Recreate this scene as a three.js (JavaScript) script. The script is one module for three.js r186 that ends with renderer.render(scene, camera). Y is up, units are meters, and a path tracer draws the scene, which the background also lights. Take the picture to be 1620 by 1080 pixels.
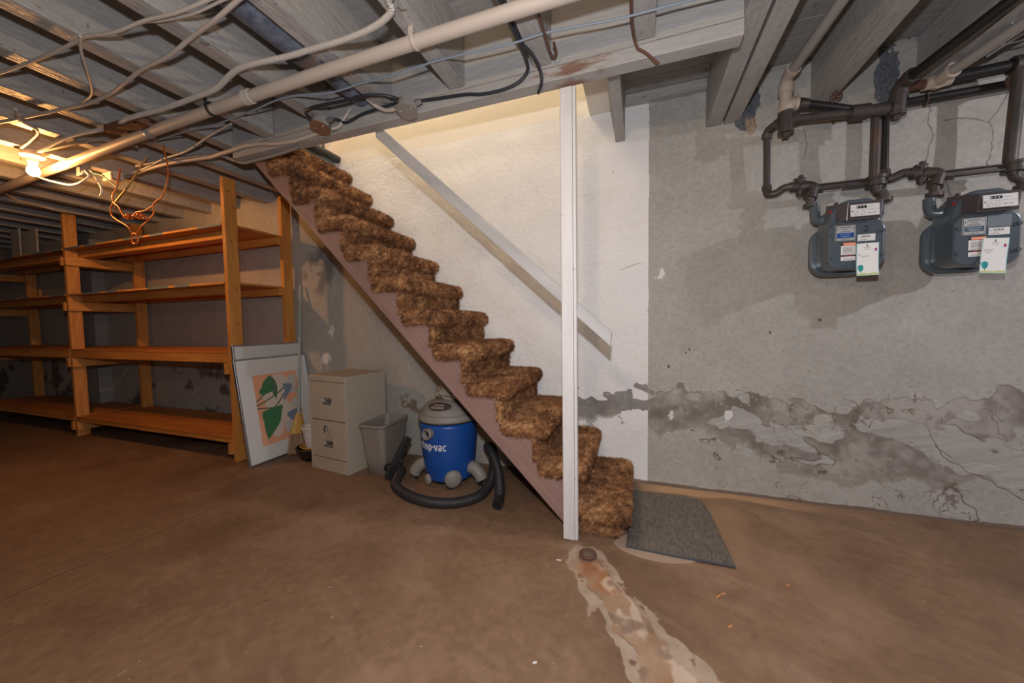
import * as THREE from 'three';
import { RoundedBoxGeometry } from 'three/addons/geometries/RoundedBoxGeometry.js';
import { mergeGeometries as mergeRaw } from 'three/addons/utils/BufferGeometryUtils.js';
import { MeshSurfaceSampler } from 'three/addons/math/MeshSurfaceSampler.js';
import { ImprovedNoise } from 'three/addons/math/ImprovedNoise.js';

// ------------------------------------------------------------ camera, lights, exposure
const scene = new THREE.Scene();
const camera = new THREE.PerspectiveCamera(2 * Math.atan(540 / 568) * 180 / Math.PI, 1.5, 0.02, 60);
camera.position.set(0, 1.05, 2.451);
camera.rotation.set(-2.75 * Math.PI / 180, 19.4 * Math.PI / 180, -0.83 * Math.PI / 180, 'YXZ');
scene.add(camera);
const renderer = new THREE.WebGLRenderer({ antialias: true });
renderer.toneMapping = THREE.LinearToneMapping;
renderer.toneMappingExposure = 0.60;
renderer.shadowMap.enabled = true;
scene.background = new THREE.Color(0x000000);

const V = (x, y, z) => new THREE.Vector3(x, y, z);
function pointLight(hex, cd, p, size) {
  const l = new THREE.PointLight(hex, cd, 0, 2);
  l.position.set(...p); l.castShadow = true; l.shadow.radius = size;
  scene.add(l); return l;
}
// the photographer's strobe, just above the lens
pointLight(0xf0f2fb, 12.5, [0.0, 1.29, 2.47], 1.3);
const LAMP_LEFT = [-3.66, 2.075, 1.245];      // bare bulb by the shelves
const LAMP_NEAR = [-0.33, 1.84, 2.50];        // bare bulb over the photographer
const LAMP_RIGHT = [3.15, 2.08, 1.32];        // bare bulb beyond the meters
const LAMP_STAIR = [-1.75, 4.55, 0.40];       // globe over the stairwell upstairs

// ------------------------------------------------------------ helpers
const mergeGeometries = list => mergeRaw(list.map(g => g.index ? g.toNonIndexed() : g));
let seed = 20240517;
function rnd() { seed |= 0; seed = seed + 0x6D2B79F5 | 0; let t = Math.imul(seed ^ seed >>> 15, 1 | seed); t = t + Math.imul(t ^ t >>> 7, 61 | t) ^ t; return ((t ^ t >>> 14) >>> 0) / 4294967296; }
const rr = (a, b) => a + (b - a) * rnd();
const LAT = new Float32Array(65536); for (let i = 0; i < 65536; i++) LAT[i] = rnd();
function vn(x, y) {
  const xi = Math.floor(x), yi = Math.floor(y); let fx = x - xi, fy = y - yi;
  fx = fx * fx * (3 - 2 * fx); fy = fy * fy * (3 - 2 * fy);
  const a = ((yi & 255) << 8), b = (((yi + 1) & 255) << 8), c = xi & 255, d = (xi + 1) & 255;
  const p = LAT[a + c] + (LAT[a + d] - LAT[a + c]) * fx, q = LAT[b + c] + (LAT[b + d] - LAT[b + c]) * fx;
  return p + (q - p) * fy;
}
function fbm(x, y, o = 4) { let s = 0, a = 0.5, n = 0; for (let i = 0; i < o; i++) { s += a * vn(x, y); n += a; a *= 0.5; x = x * 2.03 + 17.3; y = y * 2.03 + 31.7; } return s / n; }
const clamp = (v, a = 0, b = 1) => v < a ? a : v > b ? b : v;
const sm = (a, b, v) => { v = clamp((v - a) / (b - a)); return v * v * (3 - 2 * v); };
const mix3 = (a, b, t) => [a[0] + (b[0] - a[0]) * t, a[1] + (b[1] - a[1]) * t, a[2] + (b[2] - a[2]) * t];
function segDist(x, y, pts) {
  let m = 1e9;
  for (let i = 0; i + 1 < pts.length; i++) {
    const [ax, ay] = pts[i], [bx, by] = pts[i + 1], dx = bx - ax, dy = by - ay;
    const t = clamp(((x - ax) * dx + (y - ay) * dy) / (dx * dx + dy * dy));
    const e = Math.hypot(x - ax - t * dx, y - ay - t * dy); if (e < m) m = e;
  }
  return m;
}
// colour (and height) maps computed per texel; fn(x, y) gets metres and returns [r, g, b, height]
function mapTex(w, h, x0, y0, x1, y1, fn, withHeight = true) {
  const c = new Uint8Array(w * h * 4), g = withHeight ? new Uint8Array(w * h * 4) : null;
  for (let j = 0; j < h; j++) for (let i = 0; i < w; i++) {
    const r = fn(x0 + (x1 - x0) * (i + 0.5) / w, y0 + (y1 - y0) * (j + 0.5) / h), k = (j * w + i) * 4;
    c[k] = clamp(r[0], 0, 255); c[k + 1] = clamp(r[1], 0, 255); c[k + 2] = clamp(r[2], 0, 255); c[k + 3] = 255;
    if (g) { const v = clamp(r[3]) * 255; g[k] = g[k + 1] = g[k + 2] = v; g[k + 3] = 255; }
  }
  const mk = (d, srgb) => { const t = new THREE.DataTexture(d, w, h); t.magFilter = THREE.LinearFilter; t.minFilter = THREE.LinearFilter; t.wrapS = t.wrapT = THREE.RepeatWrapping; if (srgb) t.colorSpace = THREE.SRGBColorSpace; t.needsUpdate = true; return t; };
  return { map: mk(c, true), bump: g ? mk(g, false) : null };
}
function canvasTex(w, h, draw) {
  const c = document.createElement('canvas'); c.width = w; c.height = h;
  draw(c.getContext('2d'), w, h);
  const t = new THREE.CanvasTexture(c); t.colorSpace = THREE.SRGBColorSpace; return t;
}
const used = {};
function numbered(n) { if (used[n] === undefined) { used[n] = 0; return n; } used[n]++; return n + '_' + String(used[n]).padStart(3, '0'); }
function mesh(name, geo, mat, parent) {
  const m = new THREE.Mesh(geo, mat); m.name = parent ? name : numbered(name);
  m.castShadow = m.receiveShadow = true; (parent || scene).add(m); return m;
}
function thing(name, label, category, group, pos) {
  const g = new THREE.Group(); g.name = numbered(name); g.userData = { label, category }; if (group) g.userData.group = group;
  if (pos) g.position.set(...pos);
  scene.add(g); return g;
}
function tag(o, label, category, group) { o.userData.label = label; o.userData.category = category; if (group) o.userData.group = group; return o; }
function struct(name) { const g = new THREE.Group(); g.name = name; g.userData.kind = 'structure'; scene.add(g); return g; }
// uv in metres, u along the long axis of the piece
function metreUV(geo, axis = 'x', off = 0) {
  if (!geo.attributes.normal) geo.computeVertexNormals();
  const p = geo.attributes.position, n = geo.attributes.normal, uv = new Float32Array(p.count * 2);
  for (let i = 0; i < p.count; i++) {
    const P = { x: p.getX(i), y: p.getY(i), z: p.getZ(i) }, N = { x: Math.abs(n.getX(i)), y: Math.abs(n.getY(i)), z: Math.abs(n.getZ(i)) };
    const big = N.x > N.y && N.x > N.z ? 'x' : N.y > N.z ? 'y' : 'z';
    let a = axis, b;
    if (big === axis) { [a, b] = ['x', 'y', 'z'].filter(k => k !== axis); } else b = ['x', 'y', 'z'].find(k => k !== axis && k !== big);
    uv[i * 2] = P[a] + off; uv[i * 2 + 1] = P[b] + off * 0.37 + (big === 'y' ? 0.31 : 0);
  }
  geo.setAttribute('uv', new THREE.BufferAttribute(uv, 2)); return geo;
}
function box(x0, x1, y0, y1, z0, z1, r = 0.003, axis, off = 0) {
  const w = x1 - x0, h = y1 - y0, d = z1 - z0;
  const g = r > 0 ? new RoundedBoxGeometry(w, h, d, 1, Math.min(r, w / 2.1, h / 2.1, d / 2.1)) : new THREE.BoxGeometry(w, h, d);
  g.translate((x0 + x1) / 2, (y0 + y1) / 2, (z0 + z1) / 2);
  return metreUV(g, axis || (w >= h && w >= d ? 'x' : h >= d ? 'y' : 'z'), off);
}
function rod(a, b, r, seg = 14, r2) {
  const A = V(...a), B = V(...b), L = A.distanceTo(B);
  const g = new THREE.CylinderGeometry(r2 ?? r, r, L, seg, 1); g.translate(0, L / 2, 0);
  g.applyQuaternion(new THREE.Quaternion().setFromUnitVectors(V(0, 1, 0), B.clone().sub(A).normalize())); g.translate(...a); return g;
}
const curve = pts => new THREE.CatmullRomCurve3(pts.map(p => V(...p)), false, 'centripetal');
function tube(pts, r, per = 6, rad = 8) {
  const c = curve(pts), n = Math.max(8, (pts.length - 1) * per);
  const g = new THREE.TubeGeometry(c, n, r, rad, false);
  const cap = (t, s) => { const q = new THREE.CircleGeometry(r, rad); q.lookAt(c.getTangentAt(t).multiplyScalar(s)); q.translate(...c.getPointAt(t).toArray()); return q; };
  return mergeGeometries([g, cap(0, -1), cap(1, 1)]);
}
function ribTube(pts, r, amp, pitch, rad = 10) {
  const c = curve(pts), L = c.getLength(), n = Math.min(1400, Math.round(L / pitch * 4));
  const g = new THREE.TubeGeometry(c, n, r, rad, false), p = g.attributes.position;
  for (let i = 0; i <= n; i++) {
    const o = c.getPointAt(i / n), k = 1 + amp * Math.cos(i / n * L / pitch * 2 * Math.PI);
    for (let j = 0; j <= rad; j++) { const q = i * (rad + 1) + j; p.setXYZ(q, o.x + (p.getX(q) - o.x) * k, o.y + (p.getY(q) - o.y) * k, o.z + (p.getZ(q) - o.z) * k); }
  }
  g.computeVertexNormals(); return g;
}
function rrect(w, h, r, cx = 0, cy = 0) {
  const s = new THREE.Shape(), x = cx - w / 2, y = cy - h / 2;
  s.moveTo(x + r, y); s.lineTo(x + w - r, y); s.absarc(x + w - r, y + r, r, -Math.PI / 2, 0); s.lineTo(x + w, y + h - r); s.absarc(x + w - r, y + h - r, r, 0, Math.PI / 2);
  s.lineTo(x + r, y + h); s.absarc(x + r, y + h - r, r, Math.PI / 2, Math.PI); s.lineTo(x, y + r); s.absarc(x + r, y + r, r, Math.PI, Math.PI * 1.5); return s;
}
function extrude(shape, d, z0, bev = 0.004, seg = 2) {
  const g = new THREE.ExtrudeGeometry(shape, { depth: d - 2 * bev, bevelEnabled: bev > 0, bevelThickness: bev, bevelSize: bev, bevelOffset: -bev, bevelSegments: seg, curveSegments: 10 });
  g.translate(0, 0, z0 + bev); return g;
}
const perlin = new ImprovedNoise();
function roughen(geo, amp, f, s = 0) {
  const p = geo.attributes.position, n = geo.attributes.normal;
  for (let i = 0; i < p.count; i++) {
    const x = p.getX(i), y = p.getY(i), z = p.getZ(i);
    const k = amp * (perlin.noise(x * f + s, y * f, z * f) + 0.5 * perlin.noise(x * f * 2.3, y * f * 2.3 + s, z * f * 2.3));
    p.setXYZ(i, x + n.getX(i) * k, y + n.getY(i) * k, z + n.getZ(i) * k);
  }
  geo.computeVertexNormals(); return geo;
}
const M = {};
const std = (o) => new THREE.MeshStandardMaterial(o);

// ------------------------------------------------------------ shared materials
{
  const wood = mapTex(512, 512, 0, 0, 1, 1, (x, y) => {
    const warp = 0.12 * fbm(x * 3, y * 9, 3), g = fbm(x * 2 + 3, (y + warp) * 44, 3), f = fbm(x * 10, y * 190, 2);
    const k = clamp(0.25 + 0.75 * g) * 0.8 + 0.2 * f;
    const c = mix3([160, 94, 36], [226, 164, 84], k); return [...c, 0.4 * k + 0.6 * f];
  });
  M.pine = std({ map: wood.map, bumpMap: wood.bump, bumpScale: 0.0008, roughness: 0.62 });
  const ply = mapTex(512, 512, 0, 0, 1, 1, (x, y) => {
    const g = fbm(x * 1.6 + 9, y * 13 + 2.4 * fbm(x * 2, y * 2, 3), 4), f = fbm(x * 12, y * 160, 2);
    const c = mix3([150, 84, 32], [212, 146, 68], clamp(g * 0.85 + f * 0.2)); return [...c, f];
  });
  M.ply = std({ map: ply.map, bumpMap: ply.bump, bumpScale: 0.0005, roughness: 0.6 });
  const ceil = mapTex(1024, 512, 0, 0, 2, 1, (x, y) => {
    const s = fbm(x * 3, y * 60, 3), b = fbm(x * 25, y * 110, 3), l = fbm(x * 1.3 + 5, y * 2.1, 3);
    let c = mix3([132, 130, 126], [182, 179, 174], clamp(0.35 * s + 0.35 * b + 0.35 * l));
    if (vn(x * 31 + 7, y * 47) > 0.965) c = mix3(c, [96, 66, 48], 0.6);
    return [...c, 0.5 * s + 0.5 * b];
  });
  M.paint = std({ map: ceil.map, bumpMap: ceil.bump, bumpScale: 0.0040, roughness: 0.5 });
  M.paintDeck = std({ map: ceil.map, bumpMap: ceil.bump, bumpScale: 0.0012, roughness: 0.7, color: 0xe6e8ea });
  const white = mapTex(512, 256, 0, 0, 1, 0.5, (x, y) => {
    const s = fbm(x * 4, y * 130, 3), l = fbm(x * 3, y * 8, 3); let c = mix3([206, 202, 197], [226, 223, 219], clamp(s * 0.6 + l * 0.5));
    if (vn(x * 60, y * 90) > 0.975) c = mix3(c, [120, 100, 84], 0.55); return [...c, s];
  });
  M.white = std({ map: white.map, bumpMap: white.bump, bumpScale: 0.001, roughness: 0.5 });
  const rail = mapTex(512, 64, 0, 0, 1, 0.125, (x, y) => { const q = fbm(x * 5, y * 170, 3), l = fbm(x * 4, y * 12, 3); const c = mix3([158, 156, 153], [206, 203, 199], clamp(0.5 * q + 0.5 * l)); return [...c, q]; });
  M.railPaint = std({ map: rail.map, bumpMap: rail.bump, bumpScale: 0.0012, roughness: 0.55 });
  const mauve = mapTex(1024, 512, 0, 0, 2, 1, (x, y) => {
    const s = fbm(x * 3 + 1.3 * fbm(x * 3, y * 3, 2), y * 62, 3), l = fbm(x * 2.5, y * 4, 3); let c = mix3([134, 106, 98], [164, 134, 124], clamp(0.5 * s + 0.55 * l));
    const fl = vn(x * 57 + 3, y * 61); if (fl > 0.965) c = mix3(c, [205, 196, 186], 0.75);
    return [...c, s];
  });
  M.mauve = std({ map: mauve.map, bumpMap: mauve.bump, bumpScale: 0.0018, roughness: 0.36 });
  const iron = mapTex(256, 256, 0, 0, 0.5, 0.5, (x, y) => {
    const a = fbm(x * 40, y * 40, 4), b = fbm(x * 11 + 4, y * 11, 3); let c = mix3([58, 54, 51], [92, 84, 78], a); c = mix3(c, [106, 78, 60], sm(0.58, 0.75, b) * 0.8); return [...c, a];
  });
  M.iron = std({ map: iron.map, bumpMap: iron.bump, bumpScale: 0.0006, roughness: 0.5, metalness: 0.25 });
  M.blackIron = std({ color: 0x2f2e2d, roughness: 0.32, metalness: 0.35 });
  M.beigePipe = std({ color: 0xb4a596, roughness: 0.6 });
  M.greyPipe = std({ color: 0x9d978f, roughness: 0.55 });
  M.ceilPipe = std({ color: 0xb9aea2, roughness: 0.5 });
  M.cableWhite = std({ color: 0xb5aca2, roughness: 0.55 });
  M.cableGrey = std({ color: 0x8d98a0, roughness: 0.5 });
  M.cableBlack = std({ color: 0x2b2e34, roughness: 0.42 });
  M.copper = std({ color: 0xdd7a3a, roughness: 0.4, metalness: 0.45 });
  M.rustIron = std({ color: 0x5f4234, roughness: 0.8 });
  M.steel = std({ color: 0xb7bbc0, roughness: 0.32, metalness: 0.9 });
  M.galv = (() => { const t = mapTex(512, 512, 0, 0, 0.5, 0.5, (x, y) => { const a = vn(x * 90, y * 90), b = vn(x * 190 + 5, y * 170); const c = mix3([84, 94, 110], [150, 160, 178], clamp(a * 0.6 + b * 0.4)); return [...c, a]; }); return std({ map: t.map, roughness: 0.4, metalness: 0.35 }); })();
  M.plaster = std({ color: 0xe8e1d4, roughness: 0.85 });
  M.concrete = std({ color: 0x8f8a84, roughness: 0.95 });
}

// ------------------------------------------------------------ floor
const STRIP = [[-0.215, 0.87], [-0.15, 0.98], [-0.06, 1.13], [0.06, 1.32], [0.19, 1.52], [0.4, 1.85], [0.75, 2.4]];
function floorColour(x, z) {
  const l = fbm(x * 0.9 + 3, z * 0.9, 4), m = fbm(x * 4.2, z * 4.2 + 8, 4), f = fbm(x * 38, z * 38, 3), st = fbm(x * 5 + z * 3, z * 26 - x * 12, 3);
  let c = mix3([108, 83, 61], [144, 114, 88], clamp(0.22 * l + 0.34 * m + 0.62 * f - 0.08));
  c = mix3(c, [165, 138, 117], sm(0.56, 0.74, m) * 0.2);
  c = mix3(c, [92, 66, 50], sm(0.58, 0.8, fbm(x * 2.3 + 40, z * 2.3, 3)) * 0.4);
  c = mix3(c, [172, 150, 132], sm(0.62, 0.8, st) * 0.13);
  let h = 0.55 + 0.3 * (f - 0.5) + 0.1 * (m - 0.5);
  const sp = vn(x * 61 + 11, z * 61 + 5); if (sp > 0.985) c = mix3(c, [214, 205, 194], 0.7);
  const sp2 = vn(x * 47 + 3, z * 53 + 9); if (sp2 > 0.988) c = mix3(c, [52, 42, 36], 0.7);
  // control joint and hairline cracks
  const wob = 0.012 * (fbm(z * 3, 2) - 0.5);
  let d = Math.abs(x + 2.35 + wob); if (z > 0.2) { c = mix3(c, [70, 50, 38], (1 - sm(0.001, 0.006, d)) * 0.75); h -= 0.3 * (1 - sm(0.0, 0.006, d)); c = mix3(c, [158, 130, 104], (1 - sm(0.004, 0.03, d)) * 0.25 * m); }
  // paint worn off along the wall and around the mat
  const wall = (0.085 + 0.09 * (fbm(x * 3.4, 7, 3) - 0.45)) - z, wx = sm(-0.05, 0.15, x) * (1 - sm(0.6, 1.25, x + 0.5 * (m - 0.5)));
  if (wall > -0.05) c = mix3(c, [184, 148, 112], sm(-0.012, 0.012, wall + 0.03 * (m - 0.5)) * wx * 0.75);
  const mt = Math.hypot((x - 0.45) / 0.1, (z - 0.42) / 0.3) + 1.6 * (m - 0.5); c = mix3(c, [182, 146, 108], (1 - sm(0.3, 1.0, mt + 0.8 * (f - 0.5))) * 0.3);
  // peeled strip over the old drain trench
  const sd = z > 0.7 && x > -0.6 ? segDist(x, z, STRIP) : 9;
  if (sd < 0.34) {
    const w = 0.03 + 0.105 * clamp((z - 0.86) / 0.75), wide = fbm(x * 7 + 3, z * 7, 3), fine = fbm(x * 26, z * 26, 3), side = fbm(x * 9 + 20, z * 9, 4);
    const e = sd + 0.075 * (wide - 0.5) + 0.035 * (fine - 0.5);
    // flaky pale rim in islands
    const rim = sm(w + 0.055, w + 0.047, e) * sm(0.44, 0.47, side + 0.25 * (fine - 0.5) + 0.22 * sm(w + 0.01, w, e));
    c = mix3(c, mix3([146, 126, 106], [184, 168, 148], fine), rim * 0.9); h -= 0.12 * rim;
    const core = sm(w * 0.85, w * 0.78, e), rust = fbm(x * 8 + 50, z * 5, 4);
    let cc = mix3([134, 104, 80], [180, 150, 122], fbm(x * 14 + 7, z * 14, 4)); cc = mix3(cc, [148, 94, 56], sm(0.52, 0.68, rust) * 0.6); cc = mix3(cc, [202, 186, 168], sm(0.56, 0.7, fbm(x * 17, z * 11 + 30, 3)) * 0.65); cc = mix3(cc, [116, 92, 76], sm(0.58, 0.72, fbm(x * 11 + 80, z * 11, 3)) * 0.65);
    c = mix3(c, cc, core); h -= 0.25 * core * (0.6 + 0.8 * fine);
    const line = Math.abs(e - w * 0.82); c = mix3(c, [98, 74, 58], (1 - sm(0.001, 0.006, line)) * 0.45 * sm(0.4, 0.6, side));
    const rk = Math.hypot(x + 0.2, z - 0.93); c = mix3(c, [142, 84, 46], (1 - sm(0.02, 0.09, rk + 0.08 * (side - 0.5))) * 0.6);
  }
  return [...c, h];
}
{
  const fl = struct('floor');
  const FX0 = -3.2, FX1 = 2.2, FZ0 = 0, FZ1 = 2.7;
  const near = mapTex(1664, 832, FX0, FZ1, FX1, FZ0, floorColour), far = mapTex(640, 320, -9.6, 6.4, 4.6, 0, floorColour, false);
  const nm = std({ map: near.map, bumpMap: near.bump, bumpScale: 0.006, roughness: 0.62 }), fm = std({ map: far.map, roughness: 0.62 });
  const slab = (x0, x1, z0, z1, mat, X0, X1, Z0, Z1) => {
    const g = new THREE.PlaneGeometry(x1 - x0, z1 - z0, 8, 8); g.rotateX(-Math.PI / 2); g.translate((x0 + x1) / 2, 0, (z0 + z1) / 2);
    const p = g.attributes.position, uv = g.attributes.uv; for (let i = 0; i < p.count; i++) uv.setXY(i, (p.getX(i) - X0) / (X1 - X0), 1 - (p.getZ(i) - Z0) / (Z1 - Z0));
    mesh('slab', g, mat, fl);
  };
  slab(FX0, FX1, FZ0, FZ1, nm, FX0, FX1, FZ0, FZ1);
  for (const [a, b, c, d] of [[-9.6, FX0, 0, 6.4], [FX1, 4.6, 0, 6.4], [FX0, FX1, FZ1, 6.4]]) slab(a, b, c, d, fm, -9.6, 4.6, 0, 6.4);
  mesh('slab_bed', box(-9.8, 4.8, -0.2, -0.004, -0.3, 6.6, 0), M.concrete, fl);
}

// ------------------------------------------------------------ walls
const CRACKS = [[[1.37, 2.16], [1.365, 2.05], [1.385, 1.97], [1.37, 1.9], [1.372, 1.83]], [[1.66, 2.14], [1.62, 2.05], [1.58, 2.0], [1.605, 1.93], [1.61, 1.82], [1.6, 1.76]], [[1.42, 2.04], [1.5, 2.03], [1.58, 2.0]],
  [[0.86, 2.1], [0.872, 2.02], [0.86, 1.95]], [[1.44, 1.75], [1.46, 1.68], [1.49, 1.64]], [[0.02, 1.42], [-0.1, 1.4]], [[1.45, 0.4], [1.5, 0.32], [1.58, 0.26], [1.72, 0.2], [1.8, 0.15]], [[1.43, 0.45], [1.47, 0.37], [1.52, 0.33]]];
function wallColour(x, y) {
  const l = fbm(x * 1.1 + 9, y * 1.1, 3), m = fbm(x * 5, y * 5, 3), f = fbm(x * 55, y * 55, 2), tr = fbm(x * 3 + y * 2, y * 17 - x * 6, 2);
  const pit = vn(x * 130, y * 130);
  let c = mix3([150, 146, 138], [192, 188, 179], clamp(0.36 * l + 0.32 * m + 0.42 * f - 0.06)), h = 0.6 + 0.16 * (tr - 0.5) + 0.16 * (f - 0.5) + 0.16 * (m - 0.5) - 0.2 * sm(0.86, 0.96, pit);
  if (pit > 0.95) c = mix3(c, [128, 120, 110], 0.35);
  // ---- white paint behind the stairs, cut in by hand at its right edge
  let wpaint = false;
  if (x < 0.08 && x > -2.6) {
    const edge = 0.06 + 0.008 * (fbm(y * 9, 4, 3) - 0.5), stair = 0.02 - 0.97 * (x + 0.05);
    wpaint = x < edge && y > Math.max(stair - 0.28, 0.01) && y < (x < -0.3 ? 2.7 : 2.40 + 0.04 * vn(x * 24, 3));
    if (wpaint) {
      c = mix3([226, 223, 218], [240, 238, 235], clamp(0.4 * l + 0.6 * m)); c = mix3(c, [206, 194, 180], sm(0.60, 0.74, fbm(x * 9, y * 9 + 4, 3)) * 0.12);
      if (vn(x * 71, y * 67) > 0.985) c = mix3(c, [128, 108, 92], 0.6);
    }
  }
  // ---- damp band where paint has come away
  if (y < 0.82 && x > -0.5) {
    const n2 = fbm(x * 13, y * 13 + 3, 4), n3 = fbm(x * 6 + 2.2 * vn(x * 4, y * 4), y * 8 + 2 * vn(x * 5 + 7, y * 5), 4), stroke = fbm(x * 5, (y - 0.22 * x) * 55, 3);
    const top = 0.62 + 0.12 * (fbm(x * 3.1 + 2, 5, 3) - 0.5) + 0.12 * (n2 - 0.5) + 0.05 * (sm(0.45, 0.55, vn(x * 8 + 3, 2.5)) - 0.5) + sm(1.35, 1.75, x) * 0.10 - 0.04 * sm(0.9, 1.3, x), t = top - y + 0.0;
    const inX = sm(-0.46, -0.40, x + 0.1 * (n2 - 0.5));
    let peel = sm(0, 0.01, t) * inX;
    const floorEdge = 0.26 + 0.20 * sm(0.4, 1.0, x) - 0.3 * (n3 - 0.5) - 0.22 * (fbm(x * 2.4 + 4, y * 2 + 9, 3) - 0.45);
    let dark = peel * (1 - sm(floorEdge - 0.09, floorEdge, t));
    if (wpaint) { const back = sm(0.47, 0.46, y + 0.22 * (n2 - 0.5)) * sm(-0.13, -0.11, x + 0.25 * (n2 - 0.5)); dark *= 1 - back; peel *= 1 - back; }
    const keep = fbm(x * 5 + 31, y * 7 + 12, 3); dark *= 1 - sm(0.69, 0.705, keep);
    let d = mix3([122, 113, 103], [170, 164, 155], sm(0.28, 0.66, 0.6 * n3 + 0.4 * n2)); d = mix3(d, [106, 96, 86], sm(0.54, 0.68, fbm(x * 7 + 13, y * 7, 3)) * 0.6 * (1 - sm(0.06, 0.22, t))); d = mix3(d, [180, 174, 166], sm(0.52, 0.68, fbm(x * 9 + 4, y * 9, 3)) * 0.55); d = mix3(d, [112, 102, 92], sm(0.62, 0.74, fbm(x * 22 + 9, y * 22, 3)) * 0.4);
    if (wpaint) d = mix3(d, [112, 108, 106], 0.45);
    c = mix3(c, d, dark * 0.92); h -= 0.22 * dark - 0.14 * (n3 - 0.5) * dark;
    if (dark > 0.05 && dark < 0.95) c = mix3(c, [132, 118, 104], 0.4);
    // scraped patches of paler plaster, edged by brown hairlines
    if (x > 0.1) {
      const ms = fbm(x * 3.2 + 70, y * 5.5 + 1.2 * x, 4) + 0.05 * (n2 - 0.5), th = 0.575 - 0.05 * sm(0.9, 1.6, x) + 0.2 * sm(0.55, 0.1, x) + 0.10 * sm(0.2, 0.03, y) + 0.12 * sm(0.14, -0.04, t), sc = sm(th, th + 0.014, ms);
      c = mix3(c, mix3([158, 155, 149], [196, 193, 187], stroke), sc * 0.85); h -= 0.16 * sc;
      const hl = (1 - sm(0.0, 0.012, Math.abs(ms - th - 0.002))) * sm(0.45, 0.6, vn(x * 7, y * 9)); c = mix3(c, [98, 82, 68], hl * 0.75); h -= 0.2 * hl;
      if (t > -0.05) { const rg = Math.abs(fbm(x * 5.1 + 90, y * 5.1 + n2, 3) - 0.5), k = (1 - sm(0.002, 0.007, rg)) * sm(0.15, 0.9, x) * 0.55; c = mix3(c, [100, 84, 70], k); h -= 0.2 * k; }
    }
    if (Math.abs(t) < 0.05 && vn(x * 90, y * 90) > 0.9) c = mix3(c, [214, 210, 204], 0.6);
    if (y < 0.016 + 0.02 * (m - 0.4) && x > -0.1) c = mix3(c, [96, 74, 58], 0.7);
  }
  for (const k of CRACKS) { const [a] = k; if (Math.abs(x - a[0]) > 0.5 || Math.abs(y - a[1]) > 0.5) continue; const d = segDist(x + 0.05 * (m - 0.5) + 0.010 * (f - 0.5), y + 0.03 * (fbm(x * 20, y * 20, 2) - 0.5), k); const e = 1 - sm(0.0006, 0.0030, d); c = mix3(c, [104, 96, 88], e * 0.7); h -= 0.3 * e; }
  // bare white scabs and small chips
  for (const [px, py, pr] of [[0.14, 1.36, 0.036], [-2.62, 0.77, 0.06], [-2.55, 1.02, 0.04], [0.2, 0.45, 0.022], [0.52, 0.47, 0.02]]) { const d0 = Math.hypot(x - px, (y - py) * 0.8); if (d0 > 0.12) continue; const d = d0 + 0.09 * (fbm(x * 24, y * 24, 3) - 0.5); if (d < pr) { c = mix3(c, [222, 218, 213], sm(pr, pr - 0.006, d)); h -= 0.1; } }
  for (const [px, py] of [[0.28, 0.86], [0.18, 0.77], [0.3, 0.88], [0.95, 1.05], [0.72, 0.98]]) { const d0 = Math.hypot((x - px) * 1.6, y - py); if (d0 < 0.02 && d0 + 0.012 * (vn(x * 60, y * 60) - 0.5) < 0.008) c = [112, 68, 50]; }
  // soot and damp under the stairs
  if (x < -1) {
    const n2 = fbm(x * 14, y * 14 + 3, 3);
    if (x < -2.2 && x > -3.2) { const so = Math.hypot((x + 2.66) / 0.24, (y - 1.52) / 0.28) + 0.9 * (m - 0.5); c = mix3(c, [98, 100, 100], (1 - sm(0.55, 1.0, so)) * 0.65 * sm(0.3, 0.6, n2)); }
    if (x > -2.2 && y < 0.8) { const da = Math.hypot((x + 1.62) / 0.34, (y - 0.42) / 0.12) + 1.2 * (n2 - 0.5); c = mix3(c, [122, 98, 80], (1 - sm(0.7, 1.0, da)) * sm(0.45, 0.6, n2) * 0.8); }
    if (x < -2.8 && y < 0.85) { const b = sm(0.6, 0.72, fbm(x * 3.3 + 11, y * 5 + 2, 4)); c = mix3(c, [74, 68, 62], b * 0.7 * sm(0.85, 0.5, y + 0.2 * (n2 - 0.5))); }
  }
  return [...c, h];
}
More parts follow.
